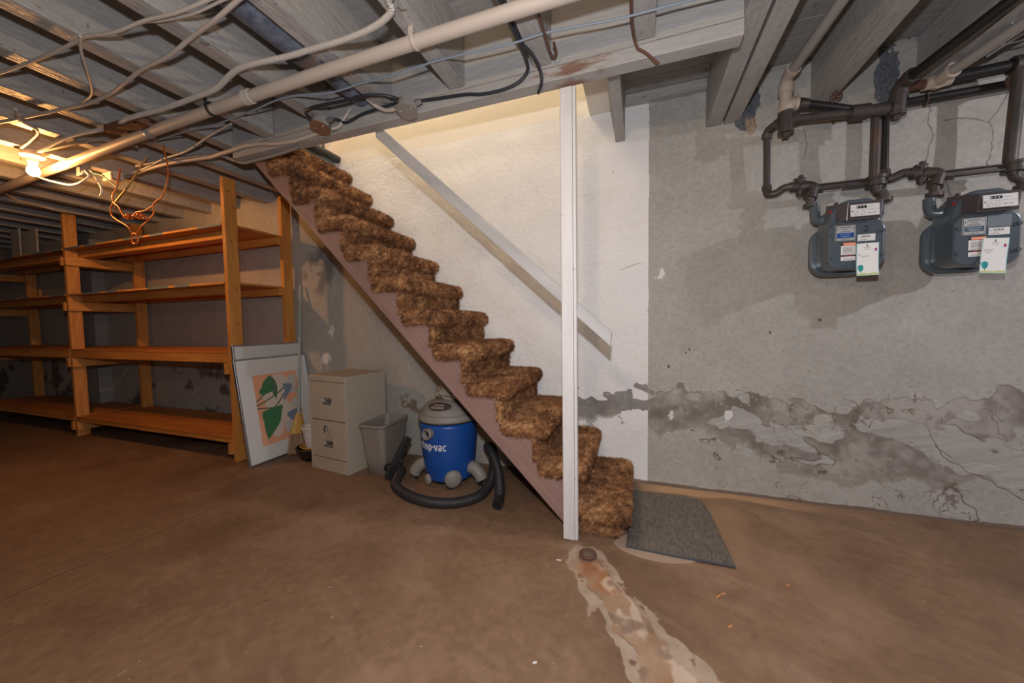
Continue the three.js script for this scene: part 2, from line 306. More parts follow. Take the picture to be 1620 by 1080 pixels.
{
  const wb = struct('wall_back');
  const panel = (x0, x1, y0, y1, w, h, sx, sy) => {
    const t = mapTex(w, h, x0, y0, x1, y1, wallColour);
    const g = new THREE.PlaneGeometry(x1 - x0, y1 - y0, sx, sy); g.translate((x0 + x1) / 2, (y0 + y1) / 2, 0);
    const p = g.attributes.position;
    for (let i = 0; i < p.count; i++) { const x = p.getX(i), y = p.getY(i); p.setZ(i, 0.012 * (perlin.noise(x * 1.7, y * 1.7, 3) + 0.5 * perlin.noise(x * 4.4, y * 4.4, 9))); if (y > 2.4 && x > -2.4 && x < -0.3) p.setY(i, y - 0.035 + 0.03 * fbm(x * 1.6, 2, 2)); }
    g.computeVertexNormals();
    mesh('foundation_face', g, std({ map: t.map, bumpMap: t.bump, bumpScale: 0.009, roughness: 0.88 }), wb);
  };
  panel(-2.9, 2.3, 0, 2.44, 1664, 780, 140, 64);
  panel(-9.6, -2.9, 0, 2.46, 704, 260, 60, 30);
  panel(2.3, 4.6, 0, 2.46, 128, 128, 20, 20);
  mesh('foundation_core', box(-9.8, 4.8, -0.2, 2.41, -0.35, -0.02, 0), M.concrete, wb);
  mesh('rim_board', box(-0.13, 4.8, 2.40, 2.50, -0.2, -0.008, 0), M.paint, wb);
  mesh('rim_board', box(-9.8, -2.4, 2.40, 2.50, -0.2, -0.012, 0), M.paint, wb);
  // broken masonry beside the beams
  for (const [x, y, z, s, k] of [[0.575, 2.22, 0.0, 0.06, 1], [0.585, 2.31, -0.01, 0.07, 2], [0.6, 2.17, 0.01, 0.035, 3], [1.2, 2.3, 0.0, 0.06, 4], [1.19, 2.22, 0.0, 0.05, 5], [1.21, 2.39, -0.01, 0.06, 6]]) {
    const g = new THREE.IcosahedronGeometry(s, 6); roughen(g, s * 0.45, 1.1 / s, k * 3.1); roughen(g, s * 0.18, 4 / s, k); g.scale(0.75, 1.25, 0.32); g.translate(x, y, z);
    mesh('broken_stone', g, k === 3 ? std({ color: 0xa08c78, roughness: 0.95 }) : std({ color: 0x62666c, roughness: 0.95 }), wb);
  }
  // buttress behind the shelves
  const bt = metreUV(roughen(new THREE.BoxGeometry(0.46, 2.1, 0.12, 12, 40, 4).translate(-6.2, 1.05, 0.055), 0.008, 5), 'y');
  mesh('buttress', bt, std({ color: 0x93918d, roughness: 0.92 }), wb);
  const plain = std({ color: 0x9c968e, roughness: 0.9 });
  const wl = struct('wall_left'); mesh('face', box(-9.85, -9.6, -0.2, 2.5, -0.3, 6.6, 0), plain, wl);
  const wr = struct('wall_right'); mesh('face', box(4.6, 4.85, -0.2, 2.5, -0.3, 6.6, 0), plain, wr);
  const wf = struct('wall_front'); mesh('face', box(-9.85, 4.85, -0.2, 2.5, 6.4, 6.65, 0), plain, wf);
  // stairwell shell upstairs
  const ws = struct('wall_stairwell');
  mesh('plaster_back', box(-5.2, -0.3, 2.2, 5.0, -0.2, -0.012, 0), M.plaster, ws);
  mesh('plaster_front', box(-5.2, 0.1, 2.48, 5.0, 0.79, 0.92, 0), M.plaster, ws);
  mesh('plaster_end', box(-0.30, -0.14, 2.40, 5.0, -0.2, 0.79, 0), M.plaster, ws);
  mesh('plaster_end', box(-5.4, -5.2, 2.44, 5.0, -0.2, 0.92, 0), M.plaster, ws);
  mesh('upper_ceiling', box(-5.4, 0.1, 4.9, 5.05, -0.2, 0.92, 0), M.plaster, ws);
  mesh('upper_floor', box(-5.4, -2.43, 2.465, 2.49, -0.2, 0.8, 0), M.ply, ws);
  const t1 = struct('trim_1');
  mesh('casing', box(-2.66, -2.58, 2.49, 4.6, -0.012, 0.012, 0.003), M.white, t1);
  mesh('casing', box(-2.53, -2.47, 2.45, 4.6, -0.012, 0.01, 0.003), M.white, t1);
  mesh('door_edge', box(-2.57, -2.54, 2.49, 4.6, -0.012, 0.006, 0.002), std({ color: 0x5d5a54, roughness: 0.7 }), t1);
}

// ------------------------------------------------------------ ceiling: deck boards, joists, stair header
{
  const ce = struct('ceiling');
  const X0 = -9.7, X1 = 4.7, w = 0.165; let k = 0;
  for (let z = 0; z < 6.4; z += w, k++) {
    const dz = rr(-0.004, 0.004), a = z + 0.002, b = z + w - 0.002, off = k * 0.61;
    if (b < 0.84) { mesh('plank', box(X0, -2.43, 2.462 + dz, 2.486, a, b, 0.004, 'x', off), M.paintDeck, ce); mesh('plank', box(-0.14, X1, 2.462 + dz, 2.486, a, b, 0.004, 'x', off), M.paintDeck, ce); }
    else mesh('plank', box(X0, X1, 2.462 + dz, 2.486, a, b, 0.004, 'x', off), M.paintDeck, ce);
  }
  mesh('deck_cover', box(X0, X1, 2.488, 2.56, 0.93, 6.5, 0), M.ply, ce);
  mesh('deck_cover', box(X0, -5.2, 2.488, 2.56, -0.2, 0.93, 0), M.ply, ce);
  mesh('deck_cover', box(-0.14, X1, 2.488, 2.56, -0.2, 0.93, 0), M.ply, ce);
  const joist = (xr, z0, width = 0.082, y = 2.2, x0 = null) => mesh('joist', box(x0 ?? xr - width, xr, y, 2.462, z0, 6.4, 0.004, 'z', xr * 3.7), M.paint, ce);
  for (const x of [0.063, -0.364, -0.79, -1.217, -1.643, -2.06]) joist(x + rr(-0.004, 0.004), 0.832);
  for (const x of [-2.44, -2.82, -3.21, -3.62, -4.02, -4.45, -4.85, -5.27, -5.68, -6.1, -6.5, -6.92, -7.33, -7.75, -8.2, -8.6, -9.0]) joist(x, -0.05, 0.08);
  for (const x of [0.456, 0.548, 0.962, 1.40, 1.83, 2.26, 2.69, 3.12, 3.55, 3.98]) joist(x, -0.05, 0.081);
  // header over the open side of the stairs, with a rust stain by the post
  const st = mapTex(1024, 128, -2.44, 2.13, 0.375, 2.48, (x, y) => {
    const s = fbm(x * 3, y * 60, 3), b = fbm(x * 25, y * 110, 3), l = fbm(x * 1.3 + 5, y * 2.1, 3); let c = mix3([146, 144, 140], [182, 179, 174], clamp(0.35 * s + 0.3 * b + 0.4 * l));
    const d = Math.hypot((x + 0.27) / 0.16, (y - 2.16) / 0.035) + 1.6 * (fbm(x * 14, y * 60, 3) - 0.5); c = mix3(c, [116, 80, 62], (1 - sm(0.3, 1.0, d + 0.5 * (b - 0.5))) * 0.8);
    const cr = Math.abs(y - 2.19 - 0.008 * (fbm(x * 4, 3, 3) - 0.5)); c = mix3(c, [90, 78, 68], (1 - sm(0.0008, 0.0026, cr)) * 0.7);
    return [...c, 0.5 * s + 0.5 * b];
  });
  const hg = box(-2.44, 0.375, 2.13, 2.462, 0.758, 0.828, 0.004, 'x'), p = hg.attributes.position, uv = hg.attributes.uv;
  for (let i = 0; i < p.count; i++) uv.setXY(i, (p.getX(i) + 2.44) / 2.815, (p.getY(i) - 2.13) / 0.35 + (0.83 - p.getZ(i)) * 0.9);
  mesh('header_beam', hg, std({ map: st.map, bumpMap: st.bump, bumpScale: 0.004, roughness: 0.5 }), ce);
  mesh('stub_joist', box(-0.140, -0.082, 2.2, 2.465, 0.0, 0.758, 0.004, 'z', 1.3), M.paint, ce);
  mesh('sill_board', box(-0.08, 0.375, 2.405, 2.462, 0.0, 0.04, 0.003, 'x', 2.3), M.paint, ce);
}

// ------------------------------------------------------------ staircase with shag carpet
const RISE = 0.194, RUN = 0.1985, noseX = k => -0.036 - RUN * (k - 1), topY = k => 0.164 + RISE * (k - 1);
{
  const stair = thing('staircase', 'steep basement staircase covered in brown shag carpet, with a mauve painted side board', 'staircase');
  const carpetCol = (x, y, z, out) => {
    const a = perlin.noise(x * 21, y * 21, z * 21), b = perlin.noise(x * 74 + 4, y * 74, z * 74), q = perlin.noise(x * 5 + 9, y * 5, z * 5);
    const t = clamp(0.5 + 0.40 * a + 0.55 * b + 0.26 * q), c = t < 0.5 ? mix3([72, 46, 27], [142, 95, 57], t * 2) : mix3([142, 95, 57], [208, 164, 116], (t - 0.5) * 2);
    return out.setRGB(c[0] / 255, c[1] / 255, c[2] / 255, THREE.SRGBColorSpace);
  };
  const base = std({ vertexColors: true, roughness: 0.98 }), pileMat = std({ color: 0xffffff, roughness: 0.95 });
  const tuft = new THREE.ConeGeometry(0.0018, 0.017, 3, 1, true); tuft.translate(0, 0.0065, 0);
  const col = new THREE.Color();
  const carpet = (name, geo, count, s) => {
    roughen(geo, 0.006, 13, s);
    const p = geo.attributes.position, cc = new Float32Array(p.count * 3);
    for (let i = 0; i < p.count; i++) { carpetCol(p.getX(i), p.getY(i), p.getZ(i), col); cc[i * 3] = col.r * 0.8; cc[i * 3 + 1] = col.g * 0.8; cc[i * 3 + 2] = col.b * 0.8; }
    geo.setAttribute('color', new THREE.BufferAttribute(cc, 3));
    const m = mesh(name, geo, base, stair);
    const smp = new MeshSurfaceSampler(new THREE.Mesh(geo, base)); if (smp.setRandomGenerator) smp.setRandomGenerator(rnd); smp.build();
    const im = new THREE.InstancedMesh(tuft, pileMat, count), P = new THREE.Vector3(), N = new THREE.Vector3(), q = new THREE.Quaternion(), mt = new THREE.Matrix4(), up = V(0, 1, 0), S = V(1, 1, 1);
    for (let i = 0; i < count; i++) {
      smp.sample(P, N); carpetCol(P.x, P.y, P.z, col); const j = rr(0.62, 1.38); col.multiplyScalar(j);
      const lean = perlin.noise(P.x * 9, P.y * 9, P.z * 9 + 5);
      N.x += rr(-0.55, 0.55) + 0.5 * lean; N.y += rr(-0.5, 0.4) - 0.15; N.z += rr(-0.55, 0.55) + 0.4 * perlin.noise(P.x * 9 + 8, P.y * 9, P.z * 9); N.normalize();
      q.setFromUnitVectors(up, N); const sc = rr(0.7, 1.25); S.set(sc, sc, sc); mt.compose(P, q, S); im.setMatrixAt(i, mt); im.setColorAt(i, col);
    }
    im.name = 'carpet_pile'; im.userData.kind = 'stuff'; im.castShadow = im.receiveShadow = true; m.add(im);
  };
  for (let k = 1; k <= 12; k++) {
    const xn = noseX(k), yt = topY(k);
    // tread: board wrapped in carpet, its rounded nose and open end standing proud of the side board
    const L = RUN + 0.05;
    const g2 = subdiv(L, 0.084, 0.705, 0.034, xn - L / 2, yt - 0.042, 0.03 + 0.705 / 2);
    carpet('tread', g2, 11000, k * 1.7);
    const y0 = k === 1 ? 0.004 : topY(k - 1) - 0.02, y1 = yt - 0.06, dep = k === 1 ? 0.21 : 0.04;
    carpet('riser', subdiv(dep, y1 - y0, k === 1 ? 0.66 : 0.685, 0.012, xn - 0.042 - dep / 2, y0 + (y1 - y0) / 2, 0.03 + (k === 1 ? 0.66 : 0.685) / 2), 6000, k * 2.3 + 40);
  }
  // sawtooth side board
  const s = new THREE.Shape(), pts = [];
  for (let k = 2; k <= 12; k++) { const xr = noseX(k) - 0.05, xb = noseX(k + 1) - 0.05; pts.push([xr, topY(k) - 0.06], [xb, topY(k) - 0.06]); }
  s.moveTo(noseX(2) - 0.05, 0.004); for (const q of pts) s.lineTo(...q);
  s.lineTo(noseX(13) - 0.02, 2.20); s.lineTo(-2.466, 2.20); s.lineTo(-0.307, 0.004); s.closePath();
  for (const z of [0.676, 0.016]) { const g = extrude(s, 0.034, z, 0.002, 1); g.rotateZ(Math.PI / 4); metreUV(g, 'x'); g.rotateZ(-Math.PI / 4); mesh('stringer', g, M.mauve, stair); }
  mesh('landing_nosing', rod([-2.40, 2.46, 0.0], [-2.40, 2.46, 0.745], 0.03, 16), std({ color: 0x34363a, roughness: 0.5 }), stair);
}
function subdiv(w, h, d, r, cx, cy, cz) {
  // rounded block with an even grid, for carpet
  const n = (v) => Math.max(2, Math.ceil(v / 0.016)), g = new THREE.BoxGeometry(w, h, d, n(w), n(h), n(d)), p = g.attributes.position, N = g.attributes.normal;
  for (let i = 0; i < p.count; i++) {
    const x = p.getX(i), y = p.getY(i), z = p.getZ(i), ix = clamp(x, -w / 2 + r, w / 2 - r), iy = clamp(y, -h / 2 + r, h / 2 - r), iz = clamp(z, -d / 2 + r, d / 2 - r);
    const q = V(x - ix, y - iy, z - iz), l = q.length() || 1; q.multiplyScalar(1 / l);
    p.setXYZ(i, ix + q.x * r + cx, iy + q.y * r + cy, iz + q.z * r + cz); N.setXYZ(i, q.x, q.y, q.z);
  }
  return g;
}

// ------------------------------------------------------------ post and hand rail
{
  const post = thing('support_post', 'white painted square post at the foot of the stairs, holding up the header beam', 'post');
  mesh('stud', box(-0.342, -0.287, 0.004, 2.128, 0.738, 0.771, 0.004, 'y'), M.white, post);
  mesh('stud', box(-0.2865, -0.272, 0.004, 2.128, 0.738, 0.766, 0.003, 'y', 0.4), M.white, post);
  // rail: runs up behind the post to the beam, ends cut plumb
  const a = [-0.119, 0.977], b = [-1.404, 2.158], hh = 0.042, s = new THREE.Shape();
  s.moveTo(a[0] - 0.003, a[1] - hh + 0.006); s.lineTo(a[0] + 0.003, a[1] + hh - 0.012); s.lineTo(b[0], b[1] + hh); s.lineTo(b[0], b[1] - hh); s.closePath();
  const g = extrude(s, 0.034, 0.7025, 0.003, 2); const an = Math.atan2(b[1] - a[1], b[0] - a[0]); g.rotateZ(-an); metreUV(g, 'x'); g.rotateZ(an);
  tag(mesh('hand_rail', g, M.railPaint), 'white painted sloping board hand rail running up the stairs behind the post', 'hand rail');
}

// ------------------------------------------------------------ long pipe under the joists
{
  const p = thing('overhead_pipe', 'long cream painted pipe strapped under the ceiling joists, running past the bare bulb', 'pipe');
  const P = [[-9.0, 2.165, 0.93], [-6.6, 2.165, 1.0], [-4.7, 2.165, 1.07], [-3.67, 2.165, 1.11], [-2.51, 2.165, 1.16], [-1.2, 2.165, 1.185], [0.3, 2.165, 1.18], [1.0, 2.165, 1.18]];
  mesh('pipe', tube(P, 0.0265, 8, 14), M.ceilPipe, p);
  const strap = (x, z, m, w = 0.012, dark) => {
    const g = new THREE.TorusGeometry(0.0295, 0.0035, 6, 20); g.scale(1, 1, w / 0.007); g.rotateY(Math.PI / 2); g.translate(x, 2.165, z);
    const t = box(x - w / 2, x + w / 2, 2.165, 2.205, z + 0.027, z + 0.031, 0.001); const t2 = box(x - w / 2, x + w / 2, 2.165, 2.205, z - 0.031, z - 0.027, 0.001);
    mesh(dark ? 'hanger_strap' : 'pipe_strap', mergeGeometries([g.toNonIndexed(), t, t2]), m, p);
  };
  strap(-0.83, 1.19, M.ceilPipe, 0.02); strap(-2.05, 1.176, std({ color: 0x25262a, roughness: 0.6 }), 0.02, true); strap(-2.62, 1.155, M.steel, 0.012, true);
  for (let i = 0; i < 4; i++) { const g = new THREE.TorusGeometry(0.0285, 0.004, 6, 20); g.rotateY(Math.PI / 2 + 0.12); g.translate(-1.80 + i * 0.013, 2.165, 1.179); mesh('wire_turn', g, M.cableWhite, p); }
}
// ------------------------------------------------------------ round duct between two joists
{
  const d = thing('air_duct', 'round galvanized metal duct tucked up between two ceiling joists', 'duct');
  const g = new THREE.CylinderGeometry(0.096, 0.096, 2.9, 32, 1, false); g.rotateX(Math.PI / 2); g.translate(-1.40, 2.315, 1.13 + 1.45);
  mesh('duct_pipe', metreUV(g, 'z'), M.galv, d);
  const c = new THREE.CylinderGeometry(0.0995, 0.0995, 0.05, 32, 1, true); c.rotateX(Math.PI / 2); c.translate(-1.40, 2.315, 1.19); mesh('collar', metreUV(c, 'z'), M.steel, d);
  const e = new THREE.CylinderGeometry(0.06, 0.06, 0.3, 20); e.rotateX(Math.PI / 2); e.translate(-1.40, 2.29, 0.98); mesh('reducer', metreUV(e, 'z'), M.galv, d);
}
// ------------------------------------------------------------ cables on the ceiling
{
  const cable = (name, pts, r, m, label, rib) => { const o = mesh(name, rib ? ribTube(pts, r, 0.14, rib) : tube(pts, r), m); return tag(o, label, name.includes('conduit') ? 'conduit' : name.includes('rod') || name.includes('hook') ? 'hook' : 'cable'); };
  cable('white_cable', [[-1.2, 2.195, 1.56], [-1.407, 2.185, 1.57], [-1.564, 2.18, 1.58], [-1.72, 2.185, 1.595], [-1.887, 2.175, 1.612], [-2.024, 2.185, 1.631], [-2.089, 2.185, 1.629], [-2.247, 2.18, 1.635], [-2.472, 2.185, 1.64], [-2.9, 2.185, 1.67], [-3.6, 2.19, 1.72]], 0.0065, M.cableWhite, 'flat white cable crossing the joists farthest from the header beam');
  cable('white_cable', [[-2.024, 2.178, 1.642], [-2.096, 2.165, 1.615], [-2.177, 2.15, 1.572], [-2.292, 2.15, 1.513], [-2.438, 2.165, 1.452], [-2.539, 2.175, 1.43], [-2.594, 2.176, 1.425]], 0.005, M.cableWhite, 'short white cable looping down between two joist cables');
  cable('white_cable', [[-1.2, 2.19, 1.54], [-1.362, 2.19, 1.548], [-1.522, 2.185, 1.553], [-1.673, 2.19, 1.571], [-1.734, 2.19, 1.588], [-1.9, 2.19, 1.59]], 0.005, M.cableWhite, 'thin white cable lying against the outermost flat cable near the duct');
  cable('white_cable', [[-1.18, 2.19, 1.55], [-1.301, 2.188, 1.534], [-1.457, 2.178, 1.515], [-1.648, 2.188, 1.484], [-1.834, 2.176, 1.465], [-2.033, 2.185, 1.45], [-2.199, 2.178, 1.434], [-2.38, 2.183, 1.407], [-2.572, 2.178, 1.407], [-2.774, 2.183, 1.421], [-3.005, 2.18, 1.45], [-3.5, 2.19, 1.5]], 0.008, M.cableWhite, 'thick white cable sagging across the joists beside the duct');
  cable('flexible_conduit', [[-0.775, 2.24, 1.50], [-0.79, 2.18, 1.38], [-0.82, 2.178, 1.359], [-0.826, 2.17, 1.335], [-0.879, 2.165, 1.313], [-0.979, 2.165, 1.296], [-1.098, 2.165, 1.293], [-1.237, 2.17, 1.294], [-1.384, 2.17, 1.301], [-1.514, 2.17, 1.316], [-1.63, 2.175, 1.316], [-1.739, 2.18, 1.293], [-1.871, 2.175, 1.264], [-2.061, 2.175, 1.256], [-2.319, 2.175, 1.254], [-2.51, 2.178, 1.261], [-2.619, 2.18, 1.259], [-2.724, 2.18, 1.239], [-2.898, 2.178, 1.257], [-3.066, 2.18, 1.27], [-3.221, 2.18, 1.269], [-3.56, 2.185, 1.242]], 0.0105, std({ color: 0xb0aaa2, roughness: 0.5 }), 'ribbed metal flexible conduit curving across the joists above the long pipe', 0.009);
  cable('thin_wire', [[0.55, 2.196, 0.94], [0.168, 2.192, 0.975], [-0.069, 2.185, 0.993], [-0.33, 2.194, 1.012], [-0.486, 2.188, 1.017], [-0.827, 2.194, 1.032], [-1.058, 2.185, 1.035], [-1.264, 2.194, 1.03], [-1.402, 2.186, 1.038], [-1.663, 2.194, 1.079], [-1.905, 2.186, 1.07], [-2.12, 2.194, 1.048], [-2.235, 2.188, 1.05], [-2.5, 2.19, 1.06], [-2.84, 2.194, 1.05]], 0.0042, M.cableGrey, 'thin grey wire strung under the joists beside the header beam');
  cable('black_cable', [[-1.69, 2.18, 0.885], [-1.695, 2.20, 0.93], [-1.62, 2.188, 0.975], [-1.40, 2.188, 0.963], [-1.26, 2.187, 0.957], [-1.19, 2.187, 0.93], [-1.14, 2.18, 0.90], [-1.10, 2.16, 0.89]], 0.008, M.cableBlack, 'short black cable joining the two round boxes on the header beam');
  cable('black_cable', [[-1.60, 2.175, 0.875], [-1.57, 2.19, 0.85], [-1.516, 2.164, 0.842], [-1.479, 2.169, 0.84], [-1.411, 2.186, 0.84], [-1.277, 2.195, 0.84], [-1.155, 2.194, 0.845], [-0.987, 2.174, 0.84], [-0.781, 2.155, 0.84], [-0.699, 2.138, 0.84], [-0.569, 2.137, 0.84], [-0.502, 2.155, 0.845], [-0.468, 2.178, 0.86], [-0.457, 2.19, 0.92], [-0.456, 2.205, 1.019], [-0.456, 2.215, 1.104], [-0.456, 2.22, 1.4], [-0.456, 2.22, 1.8]], 0.0075, M.cableBlack, 'long black cable stapled along the header beam and turning along a joist');
  cable('black_cable', [[-0.472, 2.22, 1.8], [-0.472, 2.215, 1.18], [-0.455, 2.195, 1.0], [-0.425, 2.185, 0.935], [-0.41, 2.165, 0.865], [-0.408, 2.14, 0.842], [-0.415, 2.122, 0.826], [-0.44, 2.118, 0.785]], 0.0075, M.cableBlack, 'black cable running down a joist and tucked under the beam near the white post');
  cable('grey_cable', [[-1.66, 2.147, 0.86], [-1.718, 2.145, 0.842], [-1.903, 2.136, 0.84], [-2.05, 2.147, 0.84], [-2.158, 2.165, 0.842], [-2.3, 2.175, 0.845], [-2.42, 2.172, 0.84], [-2.539, 2.176, 0.83], [-2.646, 2.178, 0.82], [-2.827, 2.18, 0.839], [-2.979, 2.178, 0.858], [-3.234, 2.178, 0.861], [-3.556, 2.172, 0.85], [-3.57, 2.172, 0.862]], 0.0125, M.cableWhite, 'thick grey cable from the header beam to the switch box over the shelves');
  cable('armoured_cable', [[-1.9, 2.122, 0.80], [-2.104, 2.12, 0.781], [-2.308, 2.118, 0.777], [-2.42, 2.12, 0.777], [-2.5, 2.15, 0.78], [-2.6, 2.185, 0.80], [-2.85, 2.188, 0.86], [-3.3, 2.188, 0.9]], 0.009, std({ color: 0x9a938b, roughness: 0.45, metalness: 0.3 }), 'armoured cable clipped under the beam above the top of the stairs', 0.008);
  cable('thin_conduit', [[-4.90, 2.188, 1.0], [-4.95, 2.185, 0.97], [-5.052, 2.18, 0.879], [-5.142, 2.185, 0.717], [-5.151, 2.18, 0.622], [-5.15, 2.185, 0.518], [-5.128, 2.185, 0.353]], 0.009, M.cableWhite, 'thin pale conduit bending over the far shelf post');
  cable('rusty_rod', [[-0.028, 2.215, 1.5], [-0.027, 2.21, 1.18], [-0.026, 2.2, 1.052], [-0.026, 2.195, 0.967], [-0.015, 2.19, 0.85], [-0.005, 2.17, 0.834], [0.02, 2.15, 0.834], [0.075, 2.09, 0.834]], 0.006, M.rustIron, 'bent rusty iron rod hooked over the header beam');
  cable('rusty_hook', [[-0.351, 2.194, 1.124], [-0.351, 2.19, 1.011], [-0.352, 2.188, 0.91], [-0.342, 2.186, 0.885], [-0.33, 2.188, 0.90], [-0.327, 2.192, 0.957]], 0.006, M.rustIron, 'rusty iron hook under the joist beside the white post');
  cable('white_loop_cable', [[-3.98, 2.18, 1.16], [-3.9, 2.113, 1.15], [-3.747, 2.061, 1.1], [-3.598, 2.032, 1.1], [-3.48, 2.036, 1.1], [-3.45, 2.07, 1.08], [-3.54, 2.13, 1.06]], 0.006, std({ color: 0xd9d3ca, roughness: 0.5 }), 'white cable drooping under the long pipe near the bulb');
  cable('white_drop_cable', [[-3.54, 2.14, 1.04], [-3.472, 2.107, 1.05], [-3.415, 2.045, 1.05], [-3.378, 1.981, 1.05], [-3.401, 1.947, 1.05]], 0.0065, std({ color: 0xd9d3ca, roughness: 0.5 }), 'short white cable hanging loose from the metal switch box');
  cable('teal_wire', [[-3.54, 2.135, 1.03], [-3.464, 2.106, 1.05], [-3.355, 2.071, 1.05], [-3.273, 2.02, 1.05], [-3.206, 1.979, 1.05]], 0.004, std({ color: 0x2e7f86, roughness: 0.5 }), 'thin teal wire hanging from the metal switch box');
  cable('grey_cable', [[-2.15, 2.19, 1.02], [-2.4, 2.188, 0.98], [-2.7, 2.176, 0.93], [-3.0, 2.186, 0.9], [-3.3, 2.176, 0.87], [-3.52, 2.165, 0.87]], 0.007, M.cableGrey, 'slack grey cable slung beside the thick grey cable over the shelves');
  cable('white_cable', [[-3.02, 2.19, 1.50], [-3.1, 2.17, 1.46], [-3.18, 2.176, 1.38], [-3.4, 2.185, 1.33], [-3.62, 2.19, 1.30]], 0.0075, M.cableWhite, 'white cable end dropping to the bulb holder');
  cable('armoured_cable', [[-2.95, 2.188, 1.06], [-3.02, 2.205, 1.10], [-3.09, 2.207, 1.16], [-3.16, 2.19, 1.2], [-3.4, 2.188, 1.225], [-3.59, 2.188, 1.24]], 0.009, std({ color: 0xa79c8e, roughness: 0.45, metalness: 0.3 }), 'armoured cable leading from the long pipe to the bulb box', 0.008);
  // bare copper
  const cu = thing('copper_wire', 'tangle of bare copper wire hanging in a loop over the shelves', 'wire');
  mesh('strand', tube([[-3.27, 2.13, 1.0], [-3.25, 2.0, 1.03], [-3.263, 1.929, 1.05], [-3.26, 1.888, 1.05], [-3.293, 1.855, 1.05], [-3.291, 1.814, 1.05], [-3.237, 1.775, 1.05], [-3.17, 1.743, 1.05], [-3.104, 1.708, 1.05], [-3.069, 1.66, 1.05]], 0.0045), M.copper, cu);
  mesh('strand', tube([[-3.03, 1.66, 1.05], [-3.012, 1.671, 1.05], [-2.969, 1.702, 1.05], [-2.907, 1.727, 1.05], [-2.838, 1.766, 1.05], [-2.83, 1.785, 1.05], [-2.84, 1.813, 1.05], [-2.805, 1.839, 1.05], [-2.753, 1.852, 1.05], [-2.726, 1.882, 1.05], [-2.71, 2.0, 1.03], [-2.80, 2.195, 1.0]], 0.004), M.copper, cu);
  mesh('strand', tube([[-2.84, 1.813, 1.05], [-2.919, 1.795, 1.05], [-3.012, 1.794, 1.05], [-3.06, 1.775, 1.05], [-3.15, 1.79, 1.05], [-3.2, 1.85, 1.05], [-3.26, 1.89, 1.05]], 0.0045), M.copper, cu);
  { const g = new THREE.TorusGeometry(0.033, 0.006, 8, 28); g.translate(-3.048, 1.632, 1.05); mesh('ring', g, M.copper, cu); }
  for (const [x, y, s] of [[-2.975, 1.775, 1], [-3.10, 1.785, 0.75]]) for (let i = 0; i < 4; i++) { const g = new THREE.TorusGeometry(0.026 * s, 0.0038, 6, 20); g.scale(1.3, 0.6, 1); g.rotateY(i * 0.5 - 0.8); g.rotateZ(-0.4 + i * 0.12); g.translate(x, y - 0.004 * i, 1.05); mesh('coil', g, M.copper, cu); }
  const bs = mesh('brass_strip', mergeGeometries([rod([-3.205, 1.99, 1.0], [-3.30, 1.905, 1.02], 0.006, 8), rod([-3.30, 1.905, 1.02], [-3.36, 1.87, 1.0], 0.005, 8), rod([-3.205, 1.99, 1.0], [-3.08, 2.19, 0.95], 0.006, 8)]), std({ color: 0xb59052, roughness: 0.45, metalness: 0.6 })); tag(bs, 'bent brass coloured strip holding up the copper wire', 'strip');
}
// ------------------------------------------------------------ electrical boxes
{
  const jb = (x, y, z, m, label) => {
    const g = thing('junction_box', label, 'junction box', null, [x, y, z]);
    const b = new THREE.CylinderGeometry(0.046, 0.05, 0.05, 8); b.translate(0, 0.025, 0); mesh('body', b, M.paint, g);
    const c = new THREE.CylinderGeometry(0.052, 0.052, 0.006, 28); c.translate(0, -0.003, 0); mesh('cover', c, m, g);
    for (const s of [-1, 1]) { const q = rod([s * 0.044, 0.03, 0], [s * 0.075, 0.04, 0], 0.012, 10); mesh('cable_clamp', q, M.steel, g); }
    for (const s of [-1, 1]) { const q = new THREE.SphereGeometry(0.005, 8, 6); q.translate(s * 0.03, -0.006, 0.01); mesh('screw', q, M.steel, g); }
    g.rotation.x = -0.25; return g;
  };
  jb(-1.645, 2.14, 0.888, std({ color: 0x7c5a44, roughness: 0.6 }), 'round junction box with a brown cover on the header beam above the stairs');
  jb(-1.085, 2.115, 0.888, std({ color: 0x8b847c, roughness: 0.6 }), 'round junction box with a grey cover on the header beam above the hand rail');
  tag(mesh('flexible_conduit', ribTube([[-1.14, 2.15, 0.885], [-1.18, 2.15, 0.87], [-1.24, 2.165, 0.86], [-1.30, 2.20, 0.865], [-1.32, 2.22, 0.9]], 0.009, 0.14, 0.009), M.cableWhite), 'short ribbed conduit entering the grey covered junction box', 'conduit');
  tag(mesh('flexible_conduit', ribTube([[-1.585, 2.13, 0.87], [-1.56, 2.15, 0.845], [-1.52, 2.19, 0.842], [-1.475, 2.235, 0.842]], 0.0085, 0.14, 0.009), M.cableWhite), 'straight ribbed conduit rising from the brown covered junction box', 'conduit');
  const sb = thing('switch_box', 'open metal switch box screwed to a joist by the bulb', 'switch box', null, [-3.58, 2.15, 1.05]);
  mesh('body', box(-0.03, 0.03, -0.05, 0.05, -0.025, 0.025, 0.003), M.steel, sb); mesh('switch_plate', box(-0.012, 0.03, -0.035, 0.035, 0.025, 0.03, 0.002), std({ color: 0x44474a, roughness: 0.5 }), sb);
  const cb = thing('conduit_box', 'pale painted conduit box on a joist over the shelves', 'conduit box', null, [-3.62, 2.165, 0.885]);
  mesh('body', box(-0.075, 0.075, -0.03, 0.03, -0.03, 0.03, 0.008), M.cableWhite, cb); mesh('knockout', new THREE.CylinderGeometry(0.012, 0.012, 0.004, 14).rotateX(Math.PI / 2).translate(-0.05, 0, 0.031), std({ color: 0x3b3632, roughness: 0.7 }), cb); mesh('screw', new THREE.SphereGeometry(0.006, 8, 6).translate(0.05, 0, 0.03), M.steel, cb);
}
